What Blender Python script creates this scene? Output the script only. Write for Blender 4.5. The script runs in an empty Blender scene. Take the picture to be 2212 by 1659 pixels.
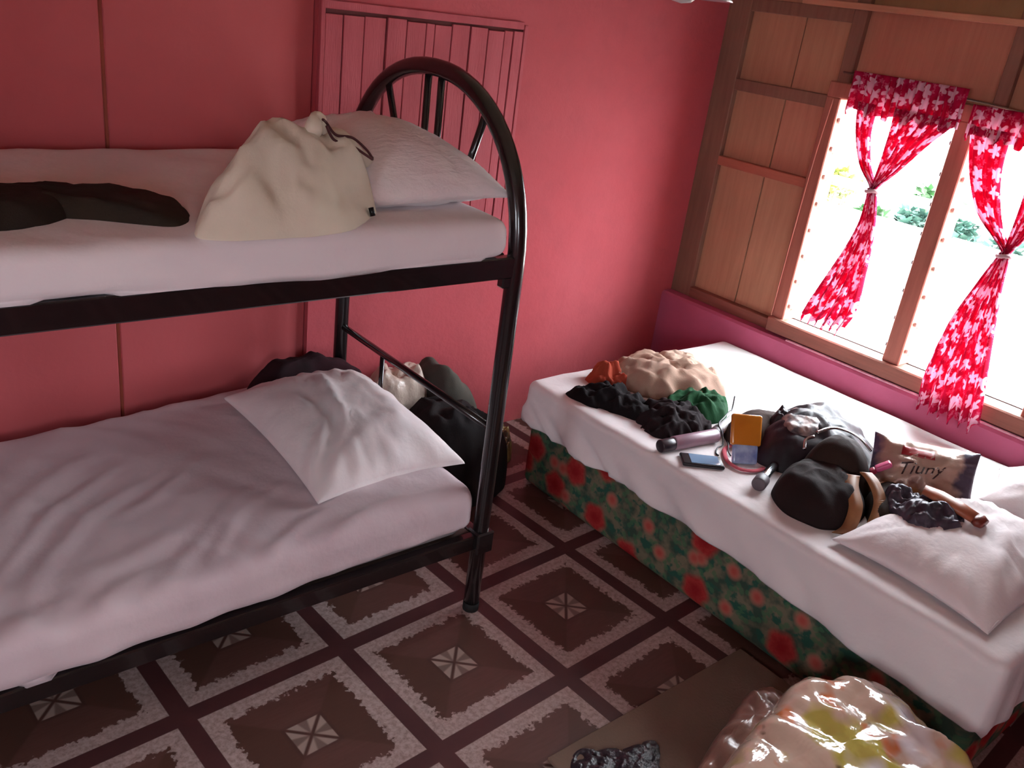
import bpy, bmesh, math, random
from mathutils import Vector, Matrix, noise
from mathutils.bvhtree import BVHTree
S = bpy.context.scene
COL = S.collection
PI = math.pi

# ------------------------------------------------------------------ camera
YAW, PIT, ROL = -0.7329, -0.4097, 0.1370
CAM = Vector((-1.587, -2.7667, 1.881))
_fw = Vector((-math.sin(YAW)*math.cos(PIT), math.cos(YAW)*math.cos(PIT), math.sin(PIT)))
_r0 = _fw.cross(Vector((0, 0, 1))).normalized(); _u0 = _r0.cross(_fw)
_r = _r0*math.cos(ROL) + _u0*math.sin(ROL); _u = _u0*math.cos(ROL) - _r0*math.sin(ROL)
cam_d = bpy.data.cameras.new('camera'); cam = bpy.data.objects.new('camera', cam_d); COL.objects.link(cam)
cam.matrix_world = Matrix(((_r.x, _u.x, -_fw.x, CAM.x), (_r.y, _u.y, -_fw.y, CAM.y), (_r.z, _u.z, -_fw.z, CAM.z), (0, 0, 0, 1)))
cam_d.sensor_width = 36; cam_d.lens = 1903.1/2212*36; cam_d.clip_start = 0.02
S.camera = cam

# ------------------------------------------------------------------ world, light, exposure
SKY = 60.0
w = bpy.data.worlds.new('world'); S.world = w; w.use_nodes = True
bg = w.node_tree.nodes['Background']; bg.inputs[0].default_value = (0.86, 0.93, 1.0, 1); bg.inputs[1].default_value = SKY
# overcast sky: luminance rises from the horizon to the zenith as (1 + 2 sin e) / 3
_wt = w.node_tree; _tc = _wt.nodes.new('ShaderNodeTexCoord'); _sx = _wt.nodes.new('ShaderNodeSeparateXYZ'); _wt.links.new(_tc.outputs['Generated'], _sx.inputs[0])
_mx = _wt.nodes.new('ShaderNodeMath'); _mx.operation = 'MAXIMUM'; _mx.inputs[1].default_value = 0; _wt.links.new(_sx.outputs[2], _mx.inputs[0])
_ma = _wt.nodes.new('ShaderNodeMath'); _ma.operation = 'MULTIPLY_ADD'; _ma.inputs[1].default_value = SKY*2/3*1.3; _ma.inputs[2].default_value = SKY/3*1.3
_wt.links.new(_mx.outputs[0], _ma.inputs[0]); _wt.links.new(_ma.outputs[0], bg.inputs[1])
def portal(name, loc, rot, sx, sy):
    d = bpy.data.lights.new(name, 'AREA'); d.shape = 'RECTANGLE'; d.size = sx; d.size_y = sy
    d.cycles.is_portal = True
    o = bpy.data.objects.new(name, d); COL.objects.link(o); o.location = loc; o.rotation_euler = rot
portal('window_portal', (2.22, -1.18, 1.16), (0, PI/2, 0), 1.1, 1.3)
portal('front_fill_portal', (-2.3, -4.52, 1.75), (PI/2, 0, 0), .55, .75)  # portal for the unseen front opening added for fill light
portal('left_fill_portal', (-3.52, -2.7, 1.60), (0, -PI/2, 0), .65, .55)  # portal for the unseen left opening, also added for fill
S.view_settings.view_transform = 'Standard'; S.view_settings.look = 'None'
S.view_settings.gamma = 1; S.view_settings.use_curve_mapping = False
S.view_settings.exposure = 0.0

# ------------------------------------------------------------------ helpers
def lin(c): return tuple(((x/255)/12.92 if x/255 <= .04045 else ((x/255+.055)/1.055)**2.4) for x in c) + (1,)
class NT:
    def __init__(s, name):
        s.m = bpy.data.materials.new(name); s.m.use_nodes = True; s.t = s.m.node_tree
        s.b = s.t.nodes['Principled BSDF']; s.out = s.t.nodes['Material Output']
    def n(s, ty, **kw):
        x = s.t.nodes.new(ty)
        for k, v in kw.items(): setattr(x, k, v)
        return x
    def l(s, a, b): s.t.links.new(a, b)
    def inp(s, sock, v):
        if hasattr(v, 'is_linked') or isinstance(v, bpy.types.NodeSocket): s.l(v, sock)
        else: sock.default_value = v
    def math(s, op, a, b=None, c=None):
        x = s.n('ShaderNodeMath', operation=op)
        s.inp(x.inputs[0], a)
        if b is not None: s.inp(x.inputs[1], b)
        if c is not None: s.inp(x.inputs[2], c)
        return x.outputs[0]
    def mix(s, f, a, b):
        x = s.n('ShaderNodeMix', data_type='RGBA')
        s.inp(x.inputs[0], f); s.inp(x.inputs[6], a); s.inp(x.inputs[7], b)
        return x.outputs[2]
    def noise(s, vec, scale, detail=3, rough=.5):
        x = s.n('ShaderNodeTexNoise'); x.inputs['Scale'].default_value = scale; x.inputs['Detail'].default_value = detail
        x.inputs['Roughness'].default_value = rough
        if vec is not None: s.l(vec, x.inputs['Vector'])
        return x.outputs[0]
    def ramp(s, f, lo, hi):
        x = s.n('ShaderNodeMapRange'); x.clamp = True
        s.inp(x.inputs[0], f); x.inputs[1].default_value = lo; x.inputs[2].default_value = hi
        return x.outputs[0]
    def obj(s): return s.n('ShaderNodeTexCoord').outputs['Object']
    def uv(s): return s.n('ShaderNodeTexCoord').outputs['UV']
    def scale(s, vec, sc, rot=(0, 0, 0), loc=(0, 0, 0)):
        x = s.n('ShaderNodeMapping'); x.inputs['Scale'].default_value = sc; x.inputs['Rotation'].default_value = rot
        x.inputs['Location'].default_value = loc
        s.l(vec, x.inputs['Vector']); return x.outputs[0]
    def bump(s, h, strength, dist=.01):
        x = s.n('ShaderNodeBump'); x.inputs['Strength'].default_value = strength; x.inputs['Distance'].default_value = dist
        s.l(h, x.inputs['Height']); s.l(x.outputs[0], s.b.inputs['Normal'])
    def col(s, c): s.inp(s.b.inputs['Base Color'], c)
    def set(s, rough=.6, metal=0, spec=.5, coat=0, sheen=0):
        s.b.inputs['Roughness'].default_value = rough; s.b.inputs['Metallic'].default_value = metal
        s.b.inputs['Specular IOR Level'].default_value = spec; s.b.inputs['Coat Weight'].default_value = coat
        s.b.inputs['Sheen Weight'].default_value = sheen
def plain(name, c1, c2=None, rough=.6, metal=0, scale=6, bs=None, bstr=.2, spec=.5, coat=0, sheen=0, stretch=(1, 1, 1), lo=.3, hi=.7):
    t = NT(name); v = t.scale(t.obj(), stretch)
    f = t.ramp(t.noise(v, scale, 4), lo, hi)
    t.col(t.mix(f, lin(c1), lin(c2 or tuple(int(k*.85) for k in c1))))
    t.set(rough, metal, spec, coat, sheen)
    if bs: t.bump(t.noise(v, bs, 4), bstr)
    return t.m
def fabric(name, c1, c2=None, scale=5, bs=260, bstr=.12, rough=.95, sheen=0): return plain(name, c1, c2, rough, 0, scale, bs, bstr, .2, 0, sheen)

def mk(name, V, F, mat, parent=None, smooth=True, uv=None):
    me = bpy.data.meshes.new(name); me.from_pydata([tuple(v) for v in V], [], F); me.update()
    bm = bmesh.new(); bm.from_mesh(me); bmesh.ops.recalc_face_normals(bm, faces=bm.faces)
    bm.to_mesh(me); bm.free()
    if smooth: me.polygons.foreach_set('use_smooth', [True]*len(me.polygons))
    if uv:
        L = me.uv_layers.new(name='UVMap')
        for lp in me.loops: L.data[lp.index].uv = uv[lp.vertex_index]
    if mat: me.materials.append(mat)
    o = bpy.data.objects.new(name, me); COL.objects.link(o)
    if parent: o.parent = parent
    return o
def shift(o, p):   # move the mesh origin to p (world), parents stay at their own place
    o.data.transform(Matrix.Translation(-Vector(p))); o.location = Vector(p); return o
def tag(o, label=None, cat=None, group=None, kind=None):
    if label: o['label'] = label
    if cat: o['category'] = cat
    if group: o['group'] = group
    if kind: o['kind'] = kind
    return o
def thing(name, label, cat, loc=(0, 0, 0), group=None, kind=None):
    o = bpy.data.objects.new(name, None); COL.objects.link(o); o.location = loc; o.empty_display_size = .1
    tag(o, label, cat, group, kind)
    bpy.context.view_layer.update()
    return o
def adopt(parent, *obs):      # keep world coordinates of meshes modelled in world space
    for o in obs:
        o.parent = parent; o.matrix_parent_inverse = Matrix.Translation(parent.location).inverted() if parent.type == 'EMPTY' and not parent.parent else Matrix()
def boxes(name, bl, mat, parent=None, bev=.002, smooth=False):
    bm = bmesh.new()
    for b in bl:
        x0, x1, y0, y1, z0, z1 = b[:6]
        r = bmesh.ops.create_cube(bm, size=1, matrix=Matrix.Translation(((x0+x1)/2, (y0+y1)/2, (z0+z1)/2)) @ Matrix.Diagonal((abs(x1-x0), abs(y1-y0), abs(z1-z0), 1)))
    if bev: bmesh.ops.bevel(bm, geom=bm.edges[:], offset=bev, segments=1, affect='EDGES')
    me = bpy.data.meshes.new(name); bm.to_mesh(me); bm.free()
    me.materials.append(mat)
    o = bpy.data.objects.new(name, me); COL.objects.link(o)
    if parent: adopt(parent, o)
    return o
def box(name, x0, x1, y0, y1, z0, z1, mat, parent=None, bev=.002): return boxes(name, [(x0, x1, y0, y1, z0, z1)], mat, parent, bev)
def tubemesh(P, R, n=12, flat=1.0, cap=True, closed=False):
    P = [Vector(p) for p in P]; m = len(P)
    if not isinstance(R, (list, tuple)): R = [R]*m
    V, F = [], []; prev = None
    for i, p in enumerate(P):
        a = P[(i-1) % m] if (i > 0 or closed) else p; b = P[(i+1) % m] if (i < m-1 or closed) else p
        t = (b-a).normalized()
        if prev is None:
            ref = Vector((0, 0, 1)) if abs(t.z) < .9 else Vector((1, 0, 0))
            s = t.cross(ref).normalized()
        else: s = (prev - t*prev.dot(t)).normalized()
        prev = s; q = t.cross(s)
        for k in range(n):
            A = 2*PI*k/n; V.append(p + s*math.cos(A)*R[i] + q*math.sin(A)*R[i]*flat)
    for i in range(m if closed else m-1):
        for k in range(n):
            a = i*n+k; b = i*n+(k+1) % n; c = ((i+1) % m)*n+(k+1) % n; d = ((i+1) % m)*n+k; F.append((a, b, c, d))
    if cap and not closed: F.append(tuple(range(n))); F.append(tuple(range((m-1)*n, m*n)))
    return V, F
def tube(name, P, R, mat, parent=None, n=12, flat=1.0, closed=False):
    V, F = tubemesh(P, R, n, flat, True, closed); o = mk(name, V, F, mat)
    if parent: adopt(parent, o)
    return o
def spline(P, n=8, closed=False):
    P = [Vector(p) for p in P]; m = len(P); out = []
    for i in range(m if closed else m-1):
        g = lambda k: P[k % m] if closed else P[max(0, min(m-1, k))]
        a, b, c, d = g(i-1), g(i), g(i+1), g(i+2)
        for k in range(n):
            t = k/n; out.append(.5*((2*b)+(c-a)*t+(2*a-5*b+4*c-d)*t*t+(-a+3*b-3*c+d)*t*t*t))
    if not closed: out.append(P[-1])
    return out
def nz(x, y=0, z=0): return noise.noise(Vector((x, y, z)))
def sstep(a, b, x):
    t = max(0, min(1, (x-a)/(b-a))); return t*t*(3-2*t)
def ridge(x, y, z, k=3):
    v = 0; a = 1
    for i in range(k): v += a*(1-abs(nz(x, y, z))*2); a *= .5; x *= 2; y *= 2; z *= 2
    return v
def coords(s, r, step):
    h = s/2; n = max(2, int((s-2*r)/step)); a = [-h, -h+.25*r, -h+.6*r]
    a += [-h+r+(s-2*r)*i/n for i in range(n+1)]
    return a + [h-.6*r, h-.25*r, h]
def rbox(sx, sy, sz, r, step=.05, step_z=None, disp=None, bottom=True):
    X, Y, Z = coords(sx, r, step), coords(sy, r, step), coords(sz, r, step_z or step)
    idx = {}; V = []; F = []
    def vid(i, j, k):
        if (i, j, k) not in idx:
            p = Vector((X[i], Y[j], Z[k]))
            q = Vector((max(-sx/2+r, min(sx/2-r, p.x)), max(-sy/2+r, min(sy/2-r, p.y)), max(-sz/2+r, min(sz/2-r, p.z))))
            d = p-q; nn = d.normalized() if d.length > 1e-9 else Vector((0, 0, 1))
            p = q+nn*r
            if disp: p = disp(p, nn)
            idx[(i, j, k)] = len(V); V.append(p)
        return idx[(i, j, k)]
    a, b, c = len(X)-1, len(Y)-1, len(Z)-1
    for i in range(a):
        for j in range(b):
            F.append((vid(i, j, c), vid(i+1, j, c), vid(i+1, j+1, c), vid(i, j+1, c)))
            if bottom: F.append((vid(i, j, 0), vid(i, j+1, 0), vid(i+1, j+1, 0), vid(i+1, j, 0)))
    for i in range(a):
        for k in range(c):
            F.append((vid(i, 0, k), vid(i+1, 0, k), vid(i+1, 0, k+1), vid(i, 0, k+1)))
            F.append((vid(i, b, k), vid(i, b, k+1), vid(i+1, b, k+1), vid(i+1, b, k)))
    for j in range(b):
        for k in range(c):
            F.append((vid(0, j, k), vid(0, j, k+1), vid(0, j+1, k+1), vid(0, j+1, k)))
            F.append((vid(a, j, k), vid(a, j+1, k), vid(a, j+1, k+1), vid(a, j, k+1)))
    return V, F
def pillowmesh(sx, sy, T, seed, n=36, wr=.006, pinch=.08, creases=(), droop=0):
    V, F, uv = [], [], []
    def zt(u, v): return ((1-abs(u)**2.4)**.62)*((1-abs(v)**2.4)**.62)
    for side in (1, -1):
        for i in range(n+1):
            for j in range(n+1):
                u = math.sin((-1+2*i/n)*PI/2*.98)/math.sin(PI/2*.98); v = math.sin((-1+2*j/n)*PI/2*.98)/math.sin(PI/2*.98)
                x = sx/2*u*(1-pinch+pinch*v*v); y = sy/2*v*(1-pinch+pinch*u*u)
                e = zt(u, v); z = side*T/2*e
                c = abs(u*v)
                ang = math.atan2(v, u)
                z += side*wr*e**.4*(1-e*.6)*nz(ang*7+seed, math.hypot(u, v)*1.2, seed)*3
                z += side*wr*1.4*nz(u*3+seed*3, v*3, seed)*e**.5
                for (ax, ay, bx, by, amp, wd) in creases:
                    L = math.hypot(bx-ax, by-ay); t = ((u-ax)*(bx-ax)+(v-ay)*(by-ay))/L/L
                    dd = ((u-ax)*(by-ay)-(v-ay)*(bx-ax))/L
                    if side > 0: z += amp*math.exp(-(dd/wd)**2)*sstep(-.1, .15, t)*sstep(1.1, .85, t)*e**.4
                if droop: z = max(z-droop*T*(1-e**.5), -T*.36)
                V.append(Vector((x, y, z))); uv.append((x, y))
    m = (n+1)*(n+1)
    for s in (0, 1):
        for i in range(n):
            for j in range(n):
                a = s*m+i*(n+1)+j; F.append((a, a+n+1, a+n+2, a+1))
    for i in range(n):
        for (a, b) in (((i)*(n+1), (i+1)*(n+1)), (i*(n+1)+n, (i+1)*(n+1)+n), (i, i+1), (n*(n+1)+i, n*(n+1)+i+1)):
            F.append((a, b, b+m, a+m))
    return V, F, uv
def lump(name, outline, z0, h, seed, mat, fold=.012, freq=9, prof=3.0, rings=20, segs=96, peak=None, hf=None, power=.55, wob=.02, an=(1, 1), sink=.004, parent=None, bulge=0):
    """A crumpled heap of cloth or a stuffed bag: closed mesh over a plan outline."""
    P = spline([(p[0], p[1], 0) for p in outline], max(4, segs//len(outline)), True)
    m = len(P); c = Vector((sum(p.x for p in P)/m, sum(p.y for p in P)/m, 0))
    pk = Vector((peak[0], peak[1], 0)) if peak else c
    V, F = [], []
    for i, p in enumerate(P):
        d = (p-c); k = 1+wob*nz(p.x*14+seed, p.y*14, seed)*3; P[i] = c+d*k
    for r in range(rings+1):
        rho = 1-(r/rings)**1.5 if r < rings else 0
        rho = math.sin((1-r/rings)*PI/2)
        for p in P:
            q = pk*(1-rho)+p*rho
            if bulge: q = q+(p-c).normalized()*bulge*math.sin(PI*min(1, (r/rings)*2.2))*(r/rings < .45)
            hh = h*max(0, 1-rho**prof)**power
            if hf: hh *= hf(q.x, q.y)
            e = min(1, hh/(h*.35)) if h else 1
            f = fold*(ridge(q.x*freq*an[0]+seed, q.y*freq*an[1], seed*1.7)-1.0)*e
            f += fold*.8*nz(q.x*freq*2.5, q.y*freq*2.5, seed)*e
            V.append(Vector((q.x, q.y, z0-sink+max(0, hh+f) if r else z0-sink)))
    for r in range(rings):
        for k in range(m):
            a = r*m+k; b = r*m+(k+1) % m
            F.append((a, b, b+m, a+m))
    F.append(tuple(range(rings*m, rings*m+m)))
    prev = 0; nb = 9
    for r in range(1, nb+1):
        b0 = len(V); rho = 1-r/(nb+.6)
        for p in P: q = pk*(1-rho)+p*rho; V.append(Vector((q.x, q.y, z0-sink)))
        for k in range(m): F.append((prev+k, b0+k, b0+(k+1) % m, prev+(k+1) % m))
        prev = b0
    F.append(tuple(range(prev+m-1, prev-1, -1)))
    o = mk(name, V, F, mat)
    if parent: adopt(parent, o)
    return o

# ------------------------------------------------------------------ materials
def wall_pink():
    t = NT('pink wall paint'); v = t.obj()
    a = t.ramp(t.noise(v, 1.3, 5), .3, .72); b = t.ramp(t.noise(v, 9, 5, .6), .45, .8)
    c = t.mix(a, lin((180, 74, 82)), lin((188, 88, 96)))
    c = t.mix(t.math('MULTIPLY', b, .35), c, lin((156, 70, 78)))
    z = t.n('ShaderNodeSeparateXYZ'); t.l(v, z.inputs[0])
    st = t.math('MULTIPLY', t.ramp(t.noise(v, 6, 4), .35, .75), t.ramp(z.outputs[2], .16, .0))
    c = t.mix(t.math('MULTIPLY', st, .5), c, lin((190, 120, 110)))
    t.col(c); t.set(.75, spec=.25)
    t.bump(t.noise(v, 28, 6, .65), .25, .01); return t.m
M_WALL = wall_pink()
M_PLANK = plain('pink painted plank', (184, 86, 96), (170, 74, 84), .7, 0, 3, 40, .2, .3, stretch=(6, 6, .6))
M_PLY_PINK = plain('pink painted plywood', (194, 92, 96), (182, 80, 84), .7, 0, 1.5, 40, .08, .3)
M_GAP = plain('dark joint', (92, 34, 38), (80, 30, 30), .9)
def wood(name, c1, c2, rough=.6, sc=(14, 14, 1.0), coat=0):
    t = NT(name); v = t.scale(t.obj(), sc)
    f = t.noise(v, 3.0, 6, .65); g = t.noise(t.obj(), 1.6, 2)
    c = t.mix(t.ramp(f, .3, .75), lin(c1), lin(c2)); c = t.mix(t.math('MULTIPLY', t.ramp(g, .4, .7), .4), c, lin(tuple(int(k*.75) for k in c1)))
    t.col(c); t.set(rough, spec=.3, coat=coat); t.bump(f, .12, .004); return t.m
M_PLY = wood('varnished plywood', (200, 150, 120), (180, 130, 102))
M_PLY2 = wood('varnished plywood reddish', (204, 144, 118), (186, 126, 102))
M_STUD = wood('stained stud', (150, 110, 92), (128, 92, 76))
M_NOG = wood('reddish batten', (194, 116, 94), (168, 98, 80), sc=(14, 1, 14))
M_FRAME = wood('window timber', (176, 112, 96), (150, 92, 76))
M_SILL = wood('sill timber', (150, 92, 78), (120, 74, 62), sc=(14, 1, 14))
M_TRIM = wood('pale batten', (214, 156, 126), (196, 136, 108), sc=(14, 1, 14))
M_CEIL = wood('ceiling plywood', (170, 132, 92), (152, 116, 80), sc=(1, 6, 1))
M_BACK = plain('dark sheathing', (70, 40, 32), (60, 34, 28), .9)
M_OUT = plain('outer concrete', (196, 192, 184), (176, 174, 166), .9, scale=3)
M_BLACK = plain('black enamel', (30, 22, 23), (24, 18, 19), .22, 0, 4, None, spec=.5, coat=.4)
def sheet_mat(name, c1, c2, pat=False):
    t = NT(name); v = t.obj()
    t.col(t.mix(t.ramp(t.noise(v, 3, 3), .3, .7), lin(c1), lin(c2)))
    t.set(.85, spec=.2, sheen=.2)
    h = t.noise(v, 14, 4)
    if pat: h = t.noise(t.scale(v, (1, 3, 1), (0, 0, .6)), 22, 3, .6)
    t.bump(h, .55 if pat else .35, .012)
    return t.m
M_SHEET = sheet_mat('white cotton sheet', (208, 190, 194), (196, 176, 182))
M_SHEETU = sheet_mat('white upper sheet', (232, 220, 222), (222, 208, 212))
M_SHEET2 = sheet_mat('white bed sheet', (230, 222, 222), (220, 210, 212))
M_PILLOW = sheet_mat('white pillow case', (232, 222, 222), (218, 206, 208))
M_PILLOWP = sheet_mat('embossed pillow case', (240, 230, 230), (222, 204, 206), True)
M_FOAM = fabric('foam', (214, 196, 150))

def floor_mat():
    t = NT('printed vinyl'); s = .4964
    v = t.n('ShaderNodeTexCoord').outputs['Object']
    wob = t.n('ShaderNodeTexNoise'); wob.inputs['Scale'].default_value = 34; wob.inputs['Detail'].default_value = 4; t.l(v, wob.inputs['Vector'])
    mp = t.n('ShaderNodeMapping', vector_type='TEXTURE'); mp.inputs['Location'].default_value = (-.4625, -.9049, 0); mp.inputs['Rotation'].default_value = (0, 0, .0621)
    mp.inputs['Scale'].default_value = (s, s, s); t.l(v, mp.inputs['Vector'])
    sp = t.n('ShaderNodeSeparateXYZ'); t.l(mp.outputs[0], sp.inputs[0])
    def cen(a): return t.math('SUBTRACT', t.math('FRACT', a), .5)
    U, Vv = cen(sp.outputs[0]), cen(sp.outputs[1])
    au, av = t.math('ABSOLUTE', U), t.math('ABSOLUTE', Vv)
    d = t.math('MAXIMUM', au, av); dm = t.math('MINIMUM', au, av)
    jag = t.noise(v, 60, 3, .6); jag2 = t.noise(v, 26, 2)
    jit = t.math('MULTIPLY', t.math('SUBTRACT', jag, .5), .11)
    jit2 = t.math('MULTIPLY', t.math('SUBTRACT', jag2, .5), .09)
    scal = t.math('MULTIPLY', t.math('ABSOLUTE', t.math('SINE', t.math('MULTIPLY', dm, 52.0))), .010)
    inner = t.math('ADD', d, t.math('ADD', jit, t.math('ADD', jit2, scal)))
    lace = t.math('MULTIPLY', t.ramp(inner, .345, .355), t.ramp(d, .447, .443))
    lacetex = t.ramp(t.noise(v, 75, 4, .7), .30, .62)
    brown = t.mix(t.ramp(t.math('SUBTRACT', au, av), -.01, .01), lin((92, 60, 54)), lin((80, 52, 44)))
    gr = t.noise(t.scale(v, (4, 30, 1)), 4, 4)
    brown = t.mix(t.math('MULTIPLY', t.ramp(gr, .35, .7), .4), brown, lin((76, 46, 40)))
    band = t.mix(t.ramp(t.noise(v, 8, 3), .3, .7), lin((78, 44, 44)), lin((68, 38, 40)))
    c = t.mix(t.ramp(d, .443, .449), brown, band)
    c = t.mix(t.math('MULTIPLY', lace, t.math('MULTIPLY_ADD', lacetex, .5, .3)), c, lin((184, 160, 156)))
    # four-petalled star in the middle
    dd = t.math('ABSOLUTE', t.math('SUBTRACT', au, av)); sm = t.math('ADD', au, av)
    star = t.math('MULTIPLY', t.ramp(d, .112, .106), t.ramp(dd, .008, .022))
    pet = t.ramp(t.math('SUBTRACT', dm, t.math('MULTIPLY', d, .28)), -.006, .006)
    dark = t.ramp(d, .135, .12)
    c = t.mix(t.math('MULTIPLY', dark, .35), c, lin((60, 36, 34)))
    c = t.mix(t.math('MULTIPLY', star, t.math('MULTIPLY_ADD', pet, .45, .25)), c, lin((170, 146, 136)))
    t.col(c); t.set(.42, spec=.35); t.bump(t.noise(v, 40, 3), .08, .004); return t.m
M_FLOOR = floor_mat()

def flower_mask(t, vec, scale, r0, amp, petals, rnd=.9, soft=.03):
    """returns (mask, cell random colour) of n-petalled flowers scattered on the vector's xy"""
    vo = t.n('ShaderNodeTexVoronoi', voronoi_dimensions='2D'); vo.inputs['Scale'].default_value = scale; vo.inputs['Randomness'].default_value = rnd
    t.l(vec, vo.inputs['Vector'])
    sc = t.n('ShaderNodeVectorMath', operation='SCALE'); t.l(vo.outputs['Position'], sc.inputs[0]); sc.inputs[3].default_value = 1.0
    sub = t.n('ShaderNodeVectorMath', operation='SUBTRACT'); t.l(vec, sub.inputs[0]); t.l(sc.outputs[0], sub.inputs[1])
    sp = t.n('ShaderNodeSeparateXYZ'); t.l(sub.outputs[0], sp.inputs[0])
    ang = t.math('ARCTAN2', sp.outputs[1], sp.outputs[0])
    cr = t.n('ShaderNodeSeparateColor'); t.l(vo.outputs['Color'], cr.inputs[0])
    ang = t.math('ADD', t.math('MULTIPLY', ang, petals), t.math('MULTIPLY', cr.outputs[0], 6.28))
    rad = t.math('MULTIPLY_ADD', t.math('COSINE', ang), amp, r0)
    return t.ramp(t.math('SUBTRACT', rad, vo.outputs['Distance']), -.015, soft), cr, vo.outputs['Distance']
def curtain_mat():
    t = NT('red flowered curtain'); v = t.uv()
    m1, cr, ds = flower_mask(t, v, 15, .32, .11, 5)
    m2, c2, d2 = flower_mask(t, t.scale(v, (1, 1, 1), (0, 0, .7), (.31, .17, 0)), 31, .26, .10, 5)
    c = t.mix(t.ramp(t.noise(v, 20, 2), .4, .6), lin((206, 34, 86)), lin((190, 24, 70)))
    c = t.mix(t.math('MULTIPLY', m2, .55), c, lin((228, 120, 160)))
    c = t.mix(t.math('MULTIPLY', m1, .92), c, lin((240, 200, 218)))
    t.set(.9, spec=.1); t.col(c)
    tr = t.n('ShaderNodeBsdfTranslucent'); t.l(c, tr.inputs[0])
    mx = t.n('ShaderNodeMixShader'); mx.inputs[0].default_value = .42
    t.l(t.b.outputs[0], mx.inputs[1]); t.l(tr.outputs[0], mx.inputs[2]); t.l(mx.outputs[0], t.out.inputs[0])
    return t.m
M_CURT = curtain_mat()
def floral_mat():
    t = NT('floral ticking'); v0 = t.obj()
    # print runs round the side: combine (y, z) on the long side and (x, z) on the end
    sp = t.n('ShaderNodeSeparateXYZ'); t.l(v0, sp.inputs[0])
    cb = t.n('ShaderNodeCombineXYZ'); t.l(t.math('ADD', sp.outputs[0], sp.outputs[1]), cb.inputs[0]); t.l(sp.outputs[2], cb.inputs[1])
    v = cb.outputs[0]
    n1 = t.noise(v, 13, 3); n2 = t.noise(t.scale(v, (1, 1, 1), (0, 0, 0), (3, 2, 0)), 22, 3)
    c = t.mix(t.ramp(n1, .40, .56), lin((56, 74, 62)), lin((114, 106, 86)))
    c = t.mix(t.ramp(n2, .52, .60), c, lin((44, 84, 70)))
    mL, cL, dL = flower_mask(t, v, 19, .30, .16, 2, 1.0, .1)
    c = t.mix(t.math('MULTIPLY', mL, .7), c, lin((70, 106, 76)))
    mP, cP, dP = flower_mask(t, t.scale(v, (1, 1, 1), (0, 0, 0), (.37, .11, 0)), 8.5, .30, .0, 6, 1.0, .16)
    onP = t.math('GREATER_THAN', cP.outputs[1], .45)
    c = t.mix(t.math('MULTIPLY', t.math('MULTIPLY', mP, onP), .9), c, t.mix(t.ramp(dP, .05, .3), lin((176, 74, 66)), lin((186, 122, 104))))
    mR, cR, dR = flower_mask(t, v, 5.6, .36, .02, 5, .8, .12)
    onR = t.math('GREATER_THAN', cR.outputs[2], .30)
    pet = t.ramp(t.noise(v, 60, 2), .42, .58)
    rose = t.mix(t.ramp(dR, .06, .32), lin((142, 26, 32)), lin((176, 60, 54))); rose = t.mix(t.math('MULTIPLY', pet, .4), rose, lin((140, 20, 28)))
    c = t.mix(t.math('MULTIPLY', mR, onR), c, rose)
    t.col(c); t.set(.85, spec=.2); t.bump(t.noise(v0, 30, 3), .2, .006); return t.m
M_FLORAL = floral_mat()
def louver_mat():
    t = NT('louvre glass'); t.t.nodes.remove(t.b)
    tr = t.n('ShaderNodeBsdfTransparent'); tr.inputs[0].default_value = (.93, .96, .95, 1)
    gl = t.n('ShaderNodeBsdfGlossy'); gl.inputs['Roughness'].default_value = .03
    fr = t.n('ShaderNodeFresnel'); fr.inputs[0].default_value = 1.35
    mx = t.n('ShaderNodeMixShader'); t.l(t.math('MULTIPLY', fr.outputs[0], .5), mx.inputs[0])
    t.l(tr.outputs[0], mx.inputs[1]); t.l(gl.outputs[0], mx.inputs[2]); t.l(mx.outputs[0], t.out.inputs[0]); return t.m
M_LOUV = louver_mat()
M_CLIP = plain('grey metal clip', (120, 116, 122), None, .45, .6)
M_CLIPW = plain('pale clip', (226, 196, 186), None, .5)

# ------------------------------------------------------------------ the room
XW, YB = 2.049, .109
fl = boxes('floor', [(-3.4, 2.1, -4.4, .3, -.08, 0)], M_FLOOR, bev=0); tag(fl, kind='structure')
ce = boxes('ceiling', [(-3.4, 2.2, -4.4, .3, 2.62, 2.7)], wood('pale ceiling board', (206, 188, 166), (190, 170, 148), sc=(1, 6, 1)), bev=0); tag(ce, kind='structure')  # unseen ceiling, coloured pale to bounce soft light into the room
# back wall: masonry on the right, slightly recessed plywood panelling on the left
wb = boxes('wall_back', [(-.085, 2.15, YB, .3, 0, 2.62), (-3.4, -.085, YB+.05, .3, 0, 2.62)], M_WALL, bev=0); tag(wb, kind='structure')
for a, b in ((-3.39, -1.988), (-1.982, -.772), (-.760, -.087)):
    box('plywood_panel', a, b, YB+.024, YB+.052, 0, 2.62, M_PLY_PINK, wb, .003)
box('joint_strip', -.772, -.760, YB+.032, YB+.052, 0, 2.62, plain('ochre joint strip', (168, 84, 62), (150, 72, 56), .8), wb, 0)
box('joint_strip', -1.988, -1.982, YB+.04, YB+.052, 0, 2.62, M_GAP, wb, 0)
wl = boxes('wall_left', [(-3.5, -3.4, -4.5, -2.95, 0, 2.7), (-3.5, -3.4, -2.45, .3, 0, 2.7), (-3.5, -3.4, -2.95, -2.45, 0, 1.3), (-3.5, -3.4, -2.95, -2.45, 1.9, 2.7)], M_WALL, bev=0); tag(wl, kind='structure')  # unseen wall; its opening is added to let in soft fill light
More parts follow.
